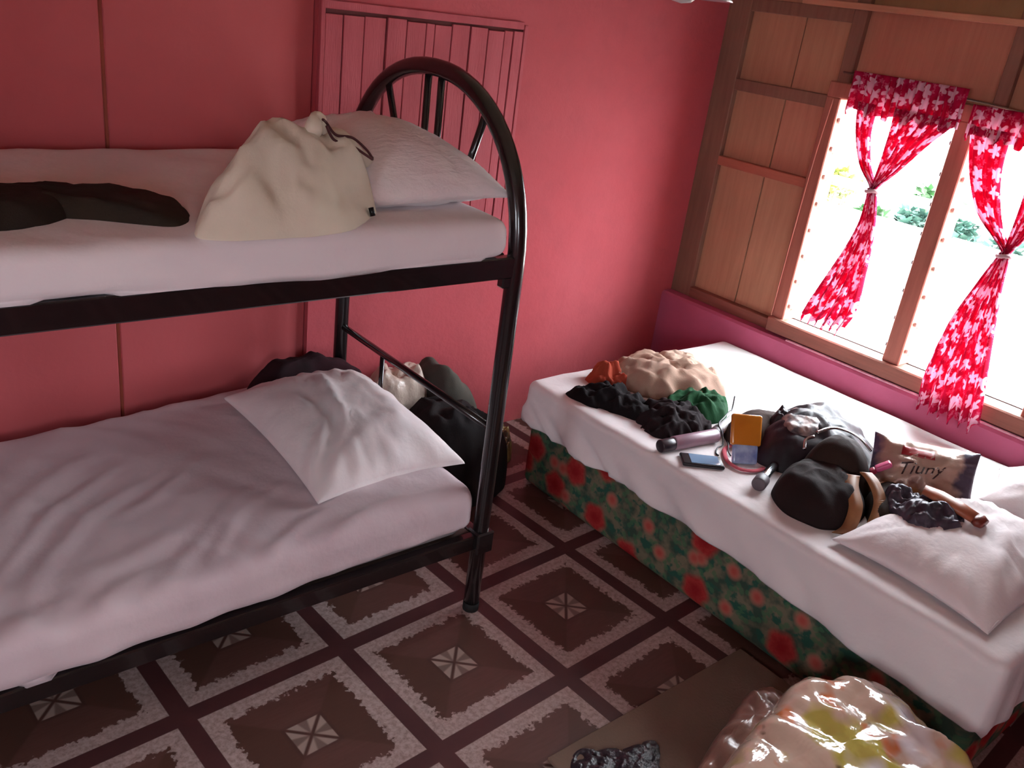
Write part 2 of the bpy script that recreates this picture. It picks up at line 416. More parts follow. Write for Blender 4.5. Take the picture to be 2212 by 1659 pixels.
wf = boxes('wall_front', [(-3.4, -2.55, -4.5, -4.4, 0, 2.62), (-2.05, 2.2, -4.5, -4.4, 0, 2.62), (-2.55, -2.05, -4.5, -4.4, 0, 1.4), (-2.55, -2.05, -4.5, -4.4, 2.1, 2.62)], M_WALL, bev=0); tag(wf, kind='structure')  # opening behind the camera added as a source of fill light
# window wall: pink masonry below, boarded timber frame above
M_PINK_CAST = plain('pink paint with lavender light cast', (192, 98, 132), (178, 88, 118), .75, 0, 3, 28, .2, .25)  # lavender cast of window light and glare put into the pink colour
wr = box('wall_right', 1.972, 2.16, -4.4, YB+.05, 0, .575, M_PINK_CAST, None, .012); tag(wr, kind='structure')
WY0, WY1, WZ0, WZ1 = -.60, -1.76, .655, 1.70      # window opening
for b in ((2.085, 2.10, WY0, YB+.05, .57, 2.65), (2.085, 2.10, -4.4, WY1, .57, 2.65), (2.085, 2.10, WY1, WY0, WZ1, 2.65), (2.085, 2.10, WY1, WY0, .57, WZ0)):
    boxes('sheathing', [b], M_BACK, wr, 0)
def panel(y0, y1, z0, z1, m=None, k=[0]):
    k[0] += 1; box('plywood_panel', 2.072+.001*(k[0] % 3), 2.086, min(y0, y1), max(y0, y1), z0, z1, m or (M_PLY, M_PLY2)[k[0] % 2], wr, .001)
ZR = (.58, 1.28, 1.64, 2.035, 2.62)
for z0, z1 in zip(ZR, ZR[1:]):
    tlt = lambda z: -.285-.03*(z-1.2)
    panel(YB, tlt((z0+z1)/2)+.003, z0, z1, M_PLY); panel(tlt((z0+z1)/2)-.003, -.60, z0, z1)
    panel(-1.80, -2.4, z0, z1); panel(-2.405, -3.4, z0, z1); panel(-3.405, -4.4, z0, z1)
panel(-.604, -1.235, 1.70, 2.035, M_PLY2); panel(-1.24, -1.80, 1.70, 2.035, M_PLY)
panel(-.604, -1.235, 2.04, 2.62, M_CEIL); panel(-1.24, -1.80, 2.04, 2.62, M_CEIL)
def stud(y0, y1, z0, z1, x0=2.040, m=M_STUD, nm='stud'): box(nm, x0, 2.075, min(y0, y1), max(y0, y1), z0, z1, m, wr, .003)
stud(YB+.02, -.015, .575, 2.62); stud(-.545, -.605, 1.70, 2.62); stud(-1.215, -1.265, 1.70, 2.62)
stud(-1.765, -1.84, .575, 2.62); stud(-2.4, -2.46, .575, 2.62); stud(-3.4, -3.46, .575, 2.62)
stud(-.015, -.53, 1.615, 1.668, 2.042, M_STUD, 'nogging'); stud(-.015, -.53, 1.262, 1.305, 2.036, M_NOG, 'nogging')
stud(-.015, -.545, 1.965, 2.02, 2.042, M_STUD, 'nogging'); stud(-.015, -.545, .575, .628, 2.034, M_SILL, 'nogging')
stud(-1.84, -4.4, 1.262, 1.305, 2.036, M_NOG, 'nogging'); stud(-1.84, -4.4, .575, .628, 2.034, M_SILL, 'nogging')
t1 = box('trim_1', 2.008, 2.05, -4.4, -.30, 2.018, 2.042, M_TRIM, None, .003); tag(t1, kind='structure')
# window_1: timber frame with two bays of glass louvres
win = thing('window_1', 'timber louvre window with two bays behind red curtains', None, (2.06, -1.18, .6), kind='structure')
box('jamb', 2.012, 2.12, WY0-.002, -.532, .63, 1.6655, M_FRAME, win, .004)
box('jamb', 2.012, 2.12, WY1-.005, WY1+.05, .63, 1.6655, M_FRAME, win, .004)
box('mullion', 2.012, 2.12, -1.195, -1.118, .655, 1.6655, M_FRAME, win, .004)
box('window_sill', 1.992, 2.13, -1.80, -.532, .585, .655, M_SILL, win, .006)
box('window_head', 2.012, 2.12, -1.80, -.532, 1.665, 1.73, M_FRAME, win, .004)
box('ledge_edge_strip', 1.985, 2.0, -1.80, -.66, .566, .582, plain('mottled pale pink', (238, 190, 204), (206, 150, 170), .8, scale=40), win, .003)  # pale mottled strip along the ledge edge
lou = None
for y0, y1 in ((-.602, -1.116), (-1.197, -1.708)):
    for k in range(8):
        z = .715+k*.122
        if lou is None or True:
            bm = bmesh.new(); bmesh.ops.create_cube(bm, size=1, matrix=Matrix.Diagonal((.10, abs(y1-y0)-.012, .005, 1)))
            me = bpy.data.meshes.new('louvre'); bm.to_mesh(me); bm.free(); me.materials.append(M_LOUV)
        o = bpy.data.objects.new('louvre', me); COL.objects.link(o); o.location = (2.075, (y0+y1)/2, z); o.rotation_euler = (0, -.25, 0)
        adopt(win, o)
        for yy, sg in ((y0, 1), (y1, -1)):
            V, F = rbox(.07, .012, .018, .004, .02)
            c = mk('louvre_clip', [Vector((p.x*math.cos(.25)+2.065, p.y+yy-sg*.006, p.z+z-.25*p.x)) for p in V], F, M_CLIPW if sg > 0 else M_CLIP); c.parent = o; c.matrix_parent_inverse = (Matrix.Translation((2.075, (y0+y1)/2, z)) @ Matrix.Rotation(-.25, 4, 'Y')).inverted()
# window_2: old opening boarded up with pink planks
w2 = thing('window_2', 'boarded up window of narrow pink painted vertical planks', None, (.36, YB, .95), kind='structure')
xs = [-.066, .004, .086, .175, .257, .340, .379, .456, .540, .623, .703, .748, .798]
random.seed(4)
box('backing', -.07, .803, YB-.004, YB+.004, .95, 1.775, M_GAP, w2, 0)
for a, b in zip(xs, xs[1:]):
    d = random.uniform(.010, .016)
    box('plank', a+.0022, b-.0022, YB-d, YB-.002, .955, 1.762+random.uniform(-.006, .004), M_PLANK, w2, .0015)
box('frame_strip', -.085, -.069, YB-.022, YB, .95, 1.83, M_PLANK, w2, .002); box('frame_strip', .801, .818, YB-.014, YB, .95, 1.79, M_PLANK, w2, .002)
box('frame_strip', -.069, .801, YB-.010, YB, 1.772, 1.80, M_PLANK, w2, .002)

# ------------------------------------------------------------------ outdoors
gd = boxes('ground_outside', [(2.2, 40, -25, 30, -.5, -.4), (-30, 2.2, -40, -4.5, -.3, -.1), (-30, -3.5, -4.5, 30, -.3, -.1)], plain('pale concrete ground', (176, 172, 164), (158, 156, 148), .95, scale=1.5), bev=0); tag(gd, kind='structure')  # ground in its own pale concrete colour
gw = box('garden_wall', 7.75, 7.95, -4, 9, -.45, .10, M_OUT, None, .02); tag(gw, 'low pale masonry garden wall outside the window', 'wall')
def leafbush(loc, rx, rz, n, seed, mat, label):
    random.seed(seed); V, F = [], []
    t = thing('shrub', label, 'shrub', loc, 'shrubs behind the garden wall')
    for i in range(n):
        th, ph = random.uniform(0, 2*PI), math.acos(random.uniform(-.5, 1)); rr = random.uniform(.45, 1)
        c = Vector((rx*rr*math.sin(ph)*math.cos(th), rx*rr*math.sin(ph)*math.sin(th), .25+rz*(.5+.5*rr*math.cos(ph))))
        d = Vector((random.uniform(-1, 1), random.uniform(-1, 1), random.uniform(-.3, .8))).normalized(); s = d.cross(Vector((random.random(), random.random(), 1))).normalized()
        L, W_ = random.uniform(.10, .18), random.uniform(.035, .06); up = s.cross(d)
        b = len(V); V += [c, c+d*L*.5+s*W_+up*.01, c+d*L, c+d*L*.5-s*W_+up*.01]; F += [(b, b+1, b+2), (b, b+2, b+3)]
    adopt(t, mk('foliage', [v+Vector(loc) for v in V], F, mat, None, False))
    V, F = [], []
    for i in range(6):
        a = Vector((random.uniform(-.08, .08), random.uniform(-.08, .08), -.02)); b = Vector((random.uniform(-.6, .6)*rx, random.uniform(-.6, .6)*rx, .25+rz*.6))
        v, f = tubemesh([a, (a+b)/2+Vector((.02, .02, 0)), b], [.018, .012, .006], 6); k = len(V); V += v; F += [tuple(q+k for q in g) for g in f]
    adopt(t, mk('stem', [v+Vector(loc) for v in V], F, plain('stem bark', (96, 78, 60)), None))
def leaf(name, c1, c2): return plain(name, c1, c2, .5, 0, 9)
LG, LY, LB = leaf('green leaf', (46, 84, 40), (30, 62, 30)), leaf('yellow green leaf', (104, 106, 44), (78, 88, 36)), leaf('bluish leaf', (46, 74, 62), (32, 58, 50))
leafbush((8.7, 3.18, -.4), .28, .62, 170, 1, LY, 'tall yellow green shrub behind the garden wall outside')
leafbush((8.5, 2.52, -.4), .15, .36, 90, 2, LG, 'small mid green shrub outside, below the yellow one')
leafbush((9.6, 2.30, -.4), .36, .60, 220, 3, LG, 'tall mid green shrub outside beside the window mullion')
leafbush((8.5, 1.97, -.4), .20, .42, 190, 4, LB, 'low bluish green shrub outside in front of the tall one')
leafbush((8.5, 1.42, -.4), .20, .42, 180, 5, LB, 'bluish green shrub outside, hidden partly by the mullion')
leafbush((8.5, .85, -.4), .28, .42, 150, 6, LB, 'bluish green shrub outside standing apart from the other shrubs')

# ------------------------------------------------------------------ bunk bed
WB = .95; R0 = .026
bunk = thing('bunk_bed', 'black tubular steel bunk bed with arched headboard', 'bunk bed', (0, 0, 0))
def archpath(x):
    P = [(x, -WB, .0), (x, -WB, .3), (x, -WB, .6), (x, -WB, .9), (x, -WB, 1.1)]; n = 2.15; zc = 1.19; R = WB/2
    for i in range(0, 33):
        a = PI*i/32; c, s = math.cos(a), math.sin(a)
        P.append((x, -WB/2-R*math.copysign(abs(c)**(2/n), c), zc+R*1.0*abs(s)**(2/n)))
    P += [(x, 0, 1.1), (x, 0, .9), (x, 0, .6), (x, 0, .3), (x, 0, 0)]
    return P
def archz(y):
    t_ = abs((y+WB/2)/(WB/2)); return 1.19+WB/2*(1-t_**2.15)**(1/2.15)
LEN = 1.93
for x in (0, -LEN):
    hd = tube('head_arch' if x == 0 else 'foot_arch', archpath(x), R0, M_BLACK, bunk, 20)
    for y0, y1 in ((-.219, -.40), (-.442, -.446), (-.512, -.516), (-.742, -.60)):
        tube('spindle', [(x, y0, archz(y0)-.015), (x, y1, 1.19)], .0115, M_BLACK, bunk, 10)
    tube('cross_bar', [(x, -WB+.01, .671), (x, -.01, .671)], .0125, M_BLACK, bunk, 10)
    for y in (-.30,): tube('short_spindle', [(x, y, .671), (x, y, .28)], .009, M_BLACK, bunk, 8)
    box('end_rail', x-.018, x+.018, -WB, 0, 1.168, 1.205, M_BLACK, bunk, .003); box('end_rail', x-.018, x+.018, -WB, 0, .256, .296, M_BLACK, bunk, .003)
    for y in (-WB, 0):
        sg = -1 if x == 0 else 1
        box('bracket', x+sg*.012, x+sg*.05, y-.014, y+.014, 1.135, 1.168, M_BLACK, bunk, .004)
        box('bracket', x-.031, x+.036, y-.031, y+.031, .235, .315, M_BLACK, bunk, .006)
        tube('foot_cap', [(x, y, 0), (x, y, .03)], .0272, plain('rubber', (24, 20, 20), None, .8), bunk, 14)
for y in (-WB, 0):
    box('side_rail', -LEN, 0, y-.016, y+.016, 1.164, 1.226, M_BLACK, bunk, .004); box('side_rail', -LEN, 0, y-.016, y+.016, .252, .306, M_BLACK, bunk, .004)
for z in (1.200, .270):
    for k in range(9): x = -.18-k*.195; box('bed_slat', x-.03, x+.03, -WB+.016, -.016, z-.008, z+.012, M_BLACK, bunk, .002)
M_BOARD = wood('bed board', (58, 42, 36), (46, 34, 30), sc=(2, 14, 2))
box('base_board', -LEN+.03, -.03, -WB+.018, -.018, 1.212, 1.228, M_BOARD, bunk, .002); box('base_board', -LEN+.03, -.03, -WB+.018, -.018, .282, .302, M_BOARD, bunk, .002)

FOLDS = [[(-1.31, -0.71), (-1.13, -0.47), (-0.92, -0.32)], [(-1.32, -0.92), (-1.19, -0.68), (-0.99, -0.49), (-0.86, -0.44)], [(-1.16, -0.8), (-0.97, -0.77), (-0.82, -0.71)],
         [(-0.86, -0.9), (-0.72, -0.74), (-0.55, -0.66)], [(-1.16, -0.97), (-1.1, -0.9), (-0.93, -0.85)], [(-1.26, -0.48), (-1.12, -0.31), (-0.96, -0.21)], [(-0.77, -0.98), (-0.61, -0.88), (-0.48, -0.84)],
         [(-1.02, -0.95), (-0.88, -0.83), (-0.69, -0.67), (-0.61, -0.63)], [(-1.37, -1.01), (-1.29, -0.91), (-1.18, -0.88)], [(-0.57, -0.97), (-0.39, -0.91), (-0.19, -0.92)], [(-1.0, -0.59), (-0.84, -0.51), (-0.7, -0.4)]]
FOLDS = [[Vector((p.x, p.y)) for p in spline([(a, b, 0) for a, b in f], 4)] for f in FOLDS]
def foldheight(X, Y):
    q = Vector((X, Y)); h = 0
    for i, f in enumerate(FOLDS):
        best = 9; tt = 0
        for k in range(len(f)-1):
            d = f[k+1]-f[k]; t = max(0, min(1, (q-f[k]).dot(d)/d.dot(d))); e = (q-f[k]-d*t).length
            if e < best: best = e; tt = (k+t)/(len(f)-1)
        wd = .020+.008*(i % 3)
        if best < .12: h += math.sin(PI*(.12+.76*tt))*(math.exp(-(best/wd)**2)-.45*math.exp(-(best/(wd*2.4))**2))
    return h
def mattress(name, label, z0, h, seed, disp_amp, lift, sag=0, fold=0, mat=None):
    cx, cy = -LEN/2-.005, -.47
    def disp(p, n):
        X, Y = p.x+cx, p.y+cy
        a = 1.0
        d1 = ridge((X*.80+Y*.60)*5.0+seed+.35*nz(X*3, Y*3, 9), (-X*.60+Y*.80)*1.0, seed, 2)-.9
        d2 = nz(X*6+seed, Y*6, p.z*5)*.5
        k = disp_amp*(.35+.65*sstep(-.3, -1.0, X))
        top = max(0, n.z)
        if fold: p = p+n*fold*foldheight(X, Y)*(.3+.7*top)
        p = p+n*(k*d1*(.25+.75*top)+k*.5*d2)
        up = lift*sstep(-1.25, -.1, X)
        p.z += up*(p.z+h/2)/h if p.z > -h/2 else 0
        if n.y < -.3 and p.z < 0:     # wavy hem over the side rail
            s = max(0, -p.z/(h/2))
            p.z += s*(.012*nz(X*5, seed, 1)+lift*.9*sstep(-1.3, -.05, X)); p.y -= s*.012*(1+nz(X*9, seed, 4)); p.z -= s*(sag*math.exp(-((X+.62)/.33)**2))
        rail = 1.2265 if sag else .3055
        if p.z+z0+h/2 < rail:          # below the rail top: either hanging in front of the rail or resting on it
            if n.y < -.3 and n.z > -.6: p.y = min(p.y, -.9685-cy)
            else:
                p.z = rail-.0015-z0-h/2
                if n.y < -.3: p.y = -.9675-cy
        return p
    V, F = rbox(1.86, 1.0, h, min(.05, h*.42), .017 if fold else .028, .02, disp)
    o = mk(name, [v+Vector((cx, cy, z0+h/2)) for v in V], F, mat or M_SHEET)
    tag(o, label, 'mattress'); shift(o, (cx, cy, z0)); return o
mattress('mattress', 'thin mattress in white sheet on the upper bunk', 1.226, .104, 3, .005, .004, .042, 0, M_SHEETU)
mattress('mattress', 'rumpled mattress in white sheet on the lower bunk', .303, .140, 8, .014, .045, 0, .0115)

def put_pillow(label, sx, sy, T, seed, loc, rot, mat=M_PILLOW, group=None, wr=.006, creases=(), warp=None, droop=.28):
    V, F, uv = pillowmesh(sx, sy, T, seed, 40, wr, .08, creases, droop)
    if warp: V = [warp(v) for v in V]
    o = mk('pillow', V, F, mat); o.location = loc; o.rotation_euler = rot
    return tag(o, label, 'pillow', group)
put_pillow('plump white embossed pillow leaning on the upper bunk headboard', .53, .76, .23, 2, (-.214, -.480, 1.402), (0, -.06, -.09), M_PILLOWP, wr=.006, droop=.20)
put_pillow('creased white pillow at the head of the lower bunk', .52, .72, .18, 5, (-.247, -.46, .545), (.03, -.02, -.02), wr=.008, creases=((-.45, -1, .05, .6, .018, .05), (-.25, -1, -.45, .3, -.014, .08), (-.95, -.95, .6, -.4, .010, .07)))

# ------------------------------------------------------------------ right bed
bx0, bx1, by0, by1, bt = .680, 1.968, -2.30, -.335, .468
bl = mk('bed_mattress', *[(lambda V, F: ([v+Vector(((bx0+bx1)/2+.005, (by0+by1)/2, .215)) for v in V], F))(*rbox(bx1-bx0-.03, by1-by0-.05, .43, .04, .1))][0], M_FLORAL)
shift(bl, ((bx0+bx1)/2, (by0+by1)/2, 0)); tag(bl, 'thick floral mattress on the floor, green with red roses', 'mattress')
def sheet2():
    cx, cy = (bx0+bx1)/2, (by0+by1)/2; H = .20; sx, sy = bx1-bx0, by1-by0
    def disp(p, n):
        X, Y = p.x+cx, p.y+cy; s = max(0, (H/2-.05-p.z)/(H-.05)); s = min(1, s)
        k = 1 if n.z < .5 else 0
        if n.x < -.3:
            q = Y+.22*s   # slanting pleats towards the far end
            am = .036*sstep(-1.7, -.6, Y)+.008
            p.x -= s*(am*(ridge(q*7, 1.3, 2.2, 2)-.6)+.012+.006*math.sin(q*21))
            hem = .279-.06*sstep(-1.3, -2.2, Y)+.012*nz(Y*4, 3, 1)
            z = p.z+bt-H/2; p.z = bt-H/2 + (p.z if p.z > H/2-.05 else (H/2-.05)+(hem-(bt-.05))*s) - (bt-H/2)
        elif n.y < -.3:
            p.y -= s*(.012+.010*(ridge(X*6, 5, 1, 2)-.6)); hem = .20+.03*nz(X*3, 7, 0)
            if p.z <= H/2-.05: p.z = (H/2-.05)+(hem-(bt-.05))*s
        elif n.y > .3: p.y += s*.01
        if n.z > .5:
            p.z += .006*nz(X*3, Y*3, 1)+.005*(ridge((X+Y*.5)*3, (Y-X*.5)*1.1, 6, 2)-1)*sstep(1.5, .7, X)
        return p
    V, F = rbox(sx, sy, H, .035, .03, .018, disp, bottom=False)
    o = mk('bed_sheet', [v+Vector((cx, cy, bt-H/2)) for v in V], F, M_SHEET2)
    so = o.modifiers.new('thickness', 'SOLIDIFY'); so.thickness = .003; so.offset = -1
    shift(o, (cx, cy, bt)); return tag(o, 'white sheet draped over the floral mattress', 'sheet')
sheet2()
put_pillow('flat white pillow under the snack wrappers at the foot of the floral bed', .72, .50, .135, 9, (1.125, -1.970, .517), (.0, .0, -.04), wr=.009, creases=((-.9, -.9, .2, -.3, .015, .10), (.1, .8, .5, .1, .015, .06), (.3, .85, .7, .2, -.014, .06)))
put_pillow('rumpled white pillow against the wall under the window', .46, .62, .16, 12, (1.715, -2.10, .530), (0, .05, .2), wr=.014)

# ------------------------------------------------------------------ curtains
def cloth(name, rows, cols, np_, amp, parent, ph=0.0, ushift=0.0, uw=.55, jag=0):
    """rows: (z, y_left, y_right, x, amplitude factor)"""
    R = spline([(r[0], r[1], r[2]) for r in rows], 6); Q = spline([(r[3], r[4], 0) for r in rows], 6)
    V, F, uv = [], [], []; n = len(R)
    dist = 0
    for i, (r, q) in enumerate(zip(R, Q)):
        if i: dist += abs(R[i-1].x-r.x)
        for k in range(cols+1):
            u = k/cols; y = r.y+(r.z-r.y)*u
            zz = r.x - (jag*(.5+.5*math.sin(u*37+nz(u*9, 1)*4))*i/(n-1) if jag else 0)
            x = q.x+amp*q.y*(math.sin(2*PI*np_*u+ph+nz(u*4, dist*3, ph)*1.6)+.5*math.sin(2*PI*np_*2.3*u+ph*2+dist*4))
            V.append((x, y, zz)); uv.append((ushift+u*uw, dist))
    for i in range(n-1):
        for k in range(cols): a = i*(cols+1)+k; F.append((a, a+1, a+cols+2, a+cols+1))
    o = mk(name, V, F, M_CURT, None, True, uv); so = o.modifiers.new('thickness', 'SOLIDIFY'); so.thickness = .0016; adopt(parent, o); return o
XC = 1.968
def torus_tie(y, z, parent, ry=.024, rx=.02):
    P = [(XC+rx*math.cos(a), y+ry*math.sin(a), z+.004*math.sin(2*a)) for a in [2*PI*i/20 for i in range(20)]]
    tube('tie', P, .008, plain('pink ribbon', (240, 196, 206), None, .7), parent, 8, 1, True)
def curtain(label, y0, y1, ty, tz, tail, zt=1.785, l=(.09, .24), g=.4, zh=1.64):
    c = thing('curtain', label, 'curtain', (XC, (y0+y1)/2, 1.78), 'red flowered curtains')
    W_ = y1-y0
    cloth('heading', [(zt, y0, y1, XC, 1), (zt-.07, y0, y1, XC, 1.1), (zh, y0, y1, XC, 1.2)], 120, 16, .010, c, .3, 0, .7, .03)
    a0, a1 = y0+W_*l[0], y0+W_*l[1]
    dz = zh+.02-tz
    cloth('drape', [(zh+.03, a0, a1+W_*.05, XC, 1), (tz+dz*.66, a0+(ty-a0)*.16, a1+(ty-a1)*.26, XC, 1), (tz+dz*.3, a0+(ty-a0)*.46, a1+(ty-a1)*.62, XC, 1), (tz+.02, ty+.022, ty-.010, XC, 1), (tz-.01, ty+.016, ty-.008, XC, 1)], 30, 3, .009, c, 1.0, .05, .16)
    b0, b1 = y0+W_*g, y1-.01*0
    cloth('drape', [(zh+.03, b0, b1, XC, 1), (tz+dz*.70, b0+(ty-b0)*.30, b1+(ty-b1)*.34, XC, 1), (tz+dz*.33, b0+(ty-b0)*.68, b1+(ty-b1)*.66, XC, 1), (tz+.02, ty+.004, ty-.02, XC, 1), (tz-.01, ty+.008, ty-.016, XC, 1)], 60, 6, .011, c, 2.2, .3, .4)
    torus_tie(ty, tz, c)
    cloth('tail', [(tz+.01, ty+.018, ty-.018, XC, .8)]+tail, 70, 6, .012, c, .7, .0, .6, .05)
    return c
curtain('red curtain with white flowers knotted between wall and mullion', -.656, -1.150, -.882, 1.335,
        [(1.19, -.862, -.938, XC, 1), (1.0, -.805, -.958, XC-.005, 1.3), (.84, -.745, -.962, XC-.008, 1.5), (.745, -.715, -.93, XC-.008, 1.6)], g=.45)
curtain('longer red curtain with white flowers hanging over the sill', -1.178, -1.72, -1.470, 1.228,
        [(1.09, -1.40, -1.505, XC-.004, 1), (.93, -1.355, -1.535, XC-.012, 1.2), (.72, -1.335, -1.575, XC-.02, 1.4), (.575, -1.345, -1.60, XC-.02, 1.5)], zt=1.735, l=(.02, .26), g=.5, zh=1.63)
rod = tube('curtain_rod', [(1.985, -.60, 1.772), (1.985, -1.2, 1.745), (1.985, -1.8, 1.70)], .004, plain('rod', (150, 130, 120), None, .4, .8)); tag(rod, 'thin wire curtain rod above the louvre window', 'curtain rod')
cord = tube('cord', spline([(2.006, -.572, 1.66), (2.004, -.556, 1.4), (2.0, -.548, 1.0), (2.003, -.543, .66)], 6), .0028, plain('pale cord', (222, 150, 130), None, .7), None, 6)
tag(cord, 'thin pale cord hanging down beside the window jamb', 'cord')

# ------------------------------------------------------------------ things on the upper bunk
Z1 = 1.333
M_OLIVE = fabric('dark olive cloth', (52, 40, 30), (40, 32, 28))
tr = thing('trousers', 'dark olive trousers lying on the upper bunk', 'trousers', (-1.15, -.65, Z1))
lump('trouser_leg', [(-.905, -.86), (-.84, -.66), (-.98, -.56), (-1.2, -.52), (-1.45, -.52), (-1.5, -.66), (-1.25, -.69), (-1.08, -.76)], Z1, .045, 3, M_OLIVE, .006, 8, 4, parent=tr)
lump('trouser_leg', [(-1.04, -.62), (-1.15, -.56), (-1.45, -.56), (-1.6, -.7), (-1.45, -.84), (-1.24, -.82), (-1.12, -.76)], Z1, .055, 5, M_OLIVE, .006, 8, 4, parent=tr)
M_CREAM = fabric('cream fleece', (224, 212, 194), (208, 196, 180), bs=120)
hoodie = thing('hoodie', 'cream hooded top with dark drawstring heaped on the upper bunk', 'hoodie', (-.63, -.75, Z1))
lump('body', [(-.895, -.945), (-.74, -.985), (-.55, -.965), (-.40, -.84), (-.37, -.74), (-.44, -.60), (-.60, -.56), (-.74, -.64), (-.84, -.80)], Z1, .215, 7, M_CREAM, .026, 6, 1.75, 30, 130, peak=(-.625, -.755), hf=lambda x, y: 1+.75*sstep(-.54, -.42, x)*sstep(-.90, -.80, y), parent=hoodie, power=.85, wob=.012)
tube('hood_edge', spline([(-.56, -.80, Z1+.19), (-.545, -.77, Z1+.225), (-.525, -.75, Z1+.215), (-.50, -.76, Z1+.175), (-.44, -.76, Z1+.165), (-.385, -.76, Z1+.115)], 8), [.016+.006*math.sin(i*.5) for i in range(41)], M_CREAM, hoodie, 10)
M_MAROON = plain('dark maroon cord', (84, 34, 36), None, .8)
tube('drawstring', spline([(-.535, -.795, Z1+.225), (-.515, -.775, Z1+.215), (-.495, -.79, Z1+.188), (-.45, -.79, Z1+.182), (-.41, -.79, Z1+.155), (-.385, -.785, Z1+.13)], 8), .0035, M_MAROON, hoodie, 6)
tube('drawstring', spline([(-.53, -.805, Z1+.212), (-.505, -.80, Z1+.178), (-.46, -.80, Z1+.166), (-.415, -.80, Z1+.142), (-.388, -.79, Z1+.128)], 8), .0035, M_MAROON, hoodie, 6)
_tb = BVHTree.FromPolygons([tuple(v.co) for v in hoodie.children[0].data.vertices], [tuple(p.vertices) for p in hoodie.children[0].data.polygons])
_tz = _tb.ray_cast(Vector((-.434, -.872, 3)), Vector((0, 0, -1)))[0].z
tube('toggle', [(-.434, -.872, _tz+.022), (-.430, -.878, _tz+.002)], .007, plain('black toggle', (20, 18, 18), None, .4), hoodie, 8)

# ------------------------------------------------------------------ things on the lower bunk and behind it
M_DKMAR = fabric('dark maroon cloth', (58, 26, 34), (36, 22, 26))
jk = lump('jacket', [(-.40, -.05), (-.36, .01), (-.22, .055), (-.10, .045), (-.055, -.01), (-.01, -.045), (.05, -.05), (.045, -.10), (-.12, -.10), (-.28, -.11), (-.36, -.12)], .455, .135, 4, M_DKMAR, .014, 8, 3, power=.7)
tag(jk, 'dark maroon jacket bundled behind the lower bunk pillow', 'jacket')
M_WPLAS = plain('crumpled white plastic', (206, 190, 176), (180, 160, 148), .35, 0, 10, 30, .5, .5)
wb1 = lump('plastic_bag', [(.08, -.06), (.12, .05), (.28, .08), (.44, .05), (.42, -.06), (.26, -.10)], 0, .455, 6, M_WPLAS, .03, 9, 5, 30, 90, power=.4, wob=.03)
tag(wb1, 'crumpled white plastic bag standing on the floor behind the bunk', 'plastic bag')
M_CHAR = fabric('charcoal nylon', (38, 33, 33), (28, 24, 26), rough=.9); M_GREYN = fabric('grey green nylon', (84, 80, 72), (66, 62, 58), rough=.75)
bp = thing('backpack', 'dark backpack with grey green top on the floor behind the bunk', 'backpack', (.42, -.15, 0))
lump('body', [(.16, -.32), (.20, -.13), (.40, -.06), (.60, -.10), (.67, -.22), (.62, -.36), (.45, -.44), (.25, -.42)], 0, .40, 9, M_CHAR, .026, 8, 5, 26, 90, power=.4, parent=bp, hf=lambda x, y: 1.0-.35*sstep(.3, .68, x))
lump('top_flap', [(.36, .06), (.48, .09), (.62, .07), (.67, -.06), (.60, -.16), (.44, -.16), (.36, -.06)], 0, .475, 11, M_GREYN, .018, 7, 5, 26, 90, power=.42, parent=bp, hf=lambda x, y: 1.0-.40*sstep(.42, .68, x))
yb = lump('food_wrapper', [(.66, -.16), (.70, -.04), (.78, .02), (.84, -.06), (.80, -.18), (.72, -.22)], 0, .12, 13, plain('yellowish wrapper', (150, 124, 72), (70, 50, 40), .35, 0, 16, 40, .4, lo=.4, hi=.6), .035, 18, 4)
tag(yb, 'crumpled yellowish wrapper on the floor beside the dark backpack', 'wrapper')

# ------------------------------------------------------------------ things on the right bed
Z2 = .468
M_BLK = fabric('black cloth', (26, 18, 20), (20, 14, 16)); M_DKB = fabric('dark brown cloth', (38, 24, 27), (26, 18, 20))
tag(lump('black_shirt', [(.735, -.575), (.775, -.51), (.86, -.50), (.95, -.56), (.99, -.68), (.95, -.80), (.86, -.83), (.79, -.72)], Z2, .06, 2, M_BLK, .022, 12, 2.4, wob=.06, power=.7), 'black shirt crumpled in front of the rust orange cloth', 'shirt')
tag(lump('orange_cloth', [(.90, -.50), (.925, -.43), (1.0, -.42), (1.08, -.47), (1.08, -.57), (.98, -.60)], Z2, .085, 3, fabric('rust orange cloth', (176, 78, 54), (150, 58, 44)), .03, 14, 2.0, wob=.08, power=.9), 'rust orange cloth between black shirt and khaki shorts', 'cloth')
sh = thing('cargo_shorts', 'folded khaki cargo shorts on top of the clothes pile', 'shorts', (1.2, -.6, Z2))
M_KHAKI = fabric('khaki cloth', (176, 146, 128), (156, 126, 112))
lump('body', [(1.0, -.54), (1.06, -.45), (1.18, -.40), (1.32, -.44), (1.42, -.56), (1.42, -.70), (1.34, -.83), (1.18, -.82), (1.05, -.70)], Z2, .11, 5, M_KHAKI, .020, 9, 4, parent=sh, power=.5, wob=.04)
lump('pocket', [(1.24, -.52), (1.36, -.54), (1.37, -.68), (1.26, -.70)], Z2+.085, .035, 8, fabric('pale khaki cloth', (196, 168, 150), (160, 132, 118)), .008, 14, 4, parent=sh)
tag(lump('green_shirt', [(1.0, -.80), (1.10, -.74), (1.25, -.79), (1.31, -.88), (1.22, -.95), (1.10, -.97), (1.01, -.90)], Z2, .085, 6, fabric('bottle green cloth', (34, 84, 48), (26, 60, 38)), .022, 11, 2.4, wob=.05, power=.7), 'bottle green shirt tucked under the khaki shorts', 'shirt')
tag(lump('dark_trousers', [(.80, -.86), (.88, -.77), (1.0, -.75), (1.09, -.84), (1.10, -.95), (1.02, -1.02), (.88, -1.02), (.80, -.96)], Z2, .07, 8, M_DKB, .024, 12, 2.4, wob=.06, power=.7), 'dark brown trousers crumpled in front of the green shirt', 'trousers')
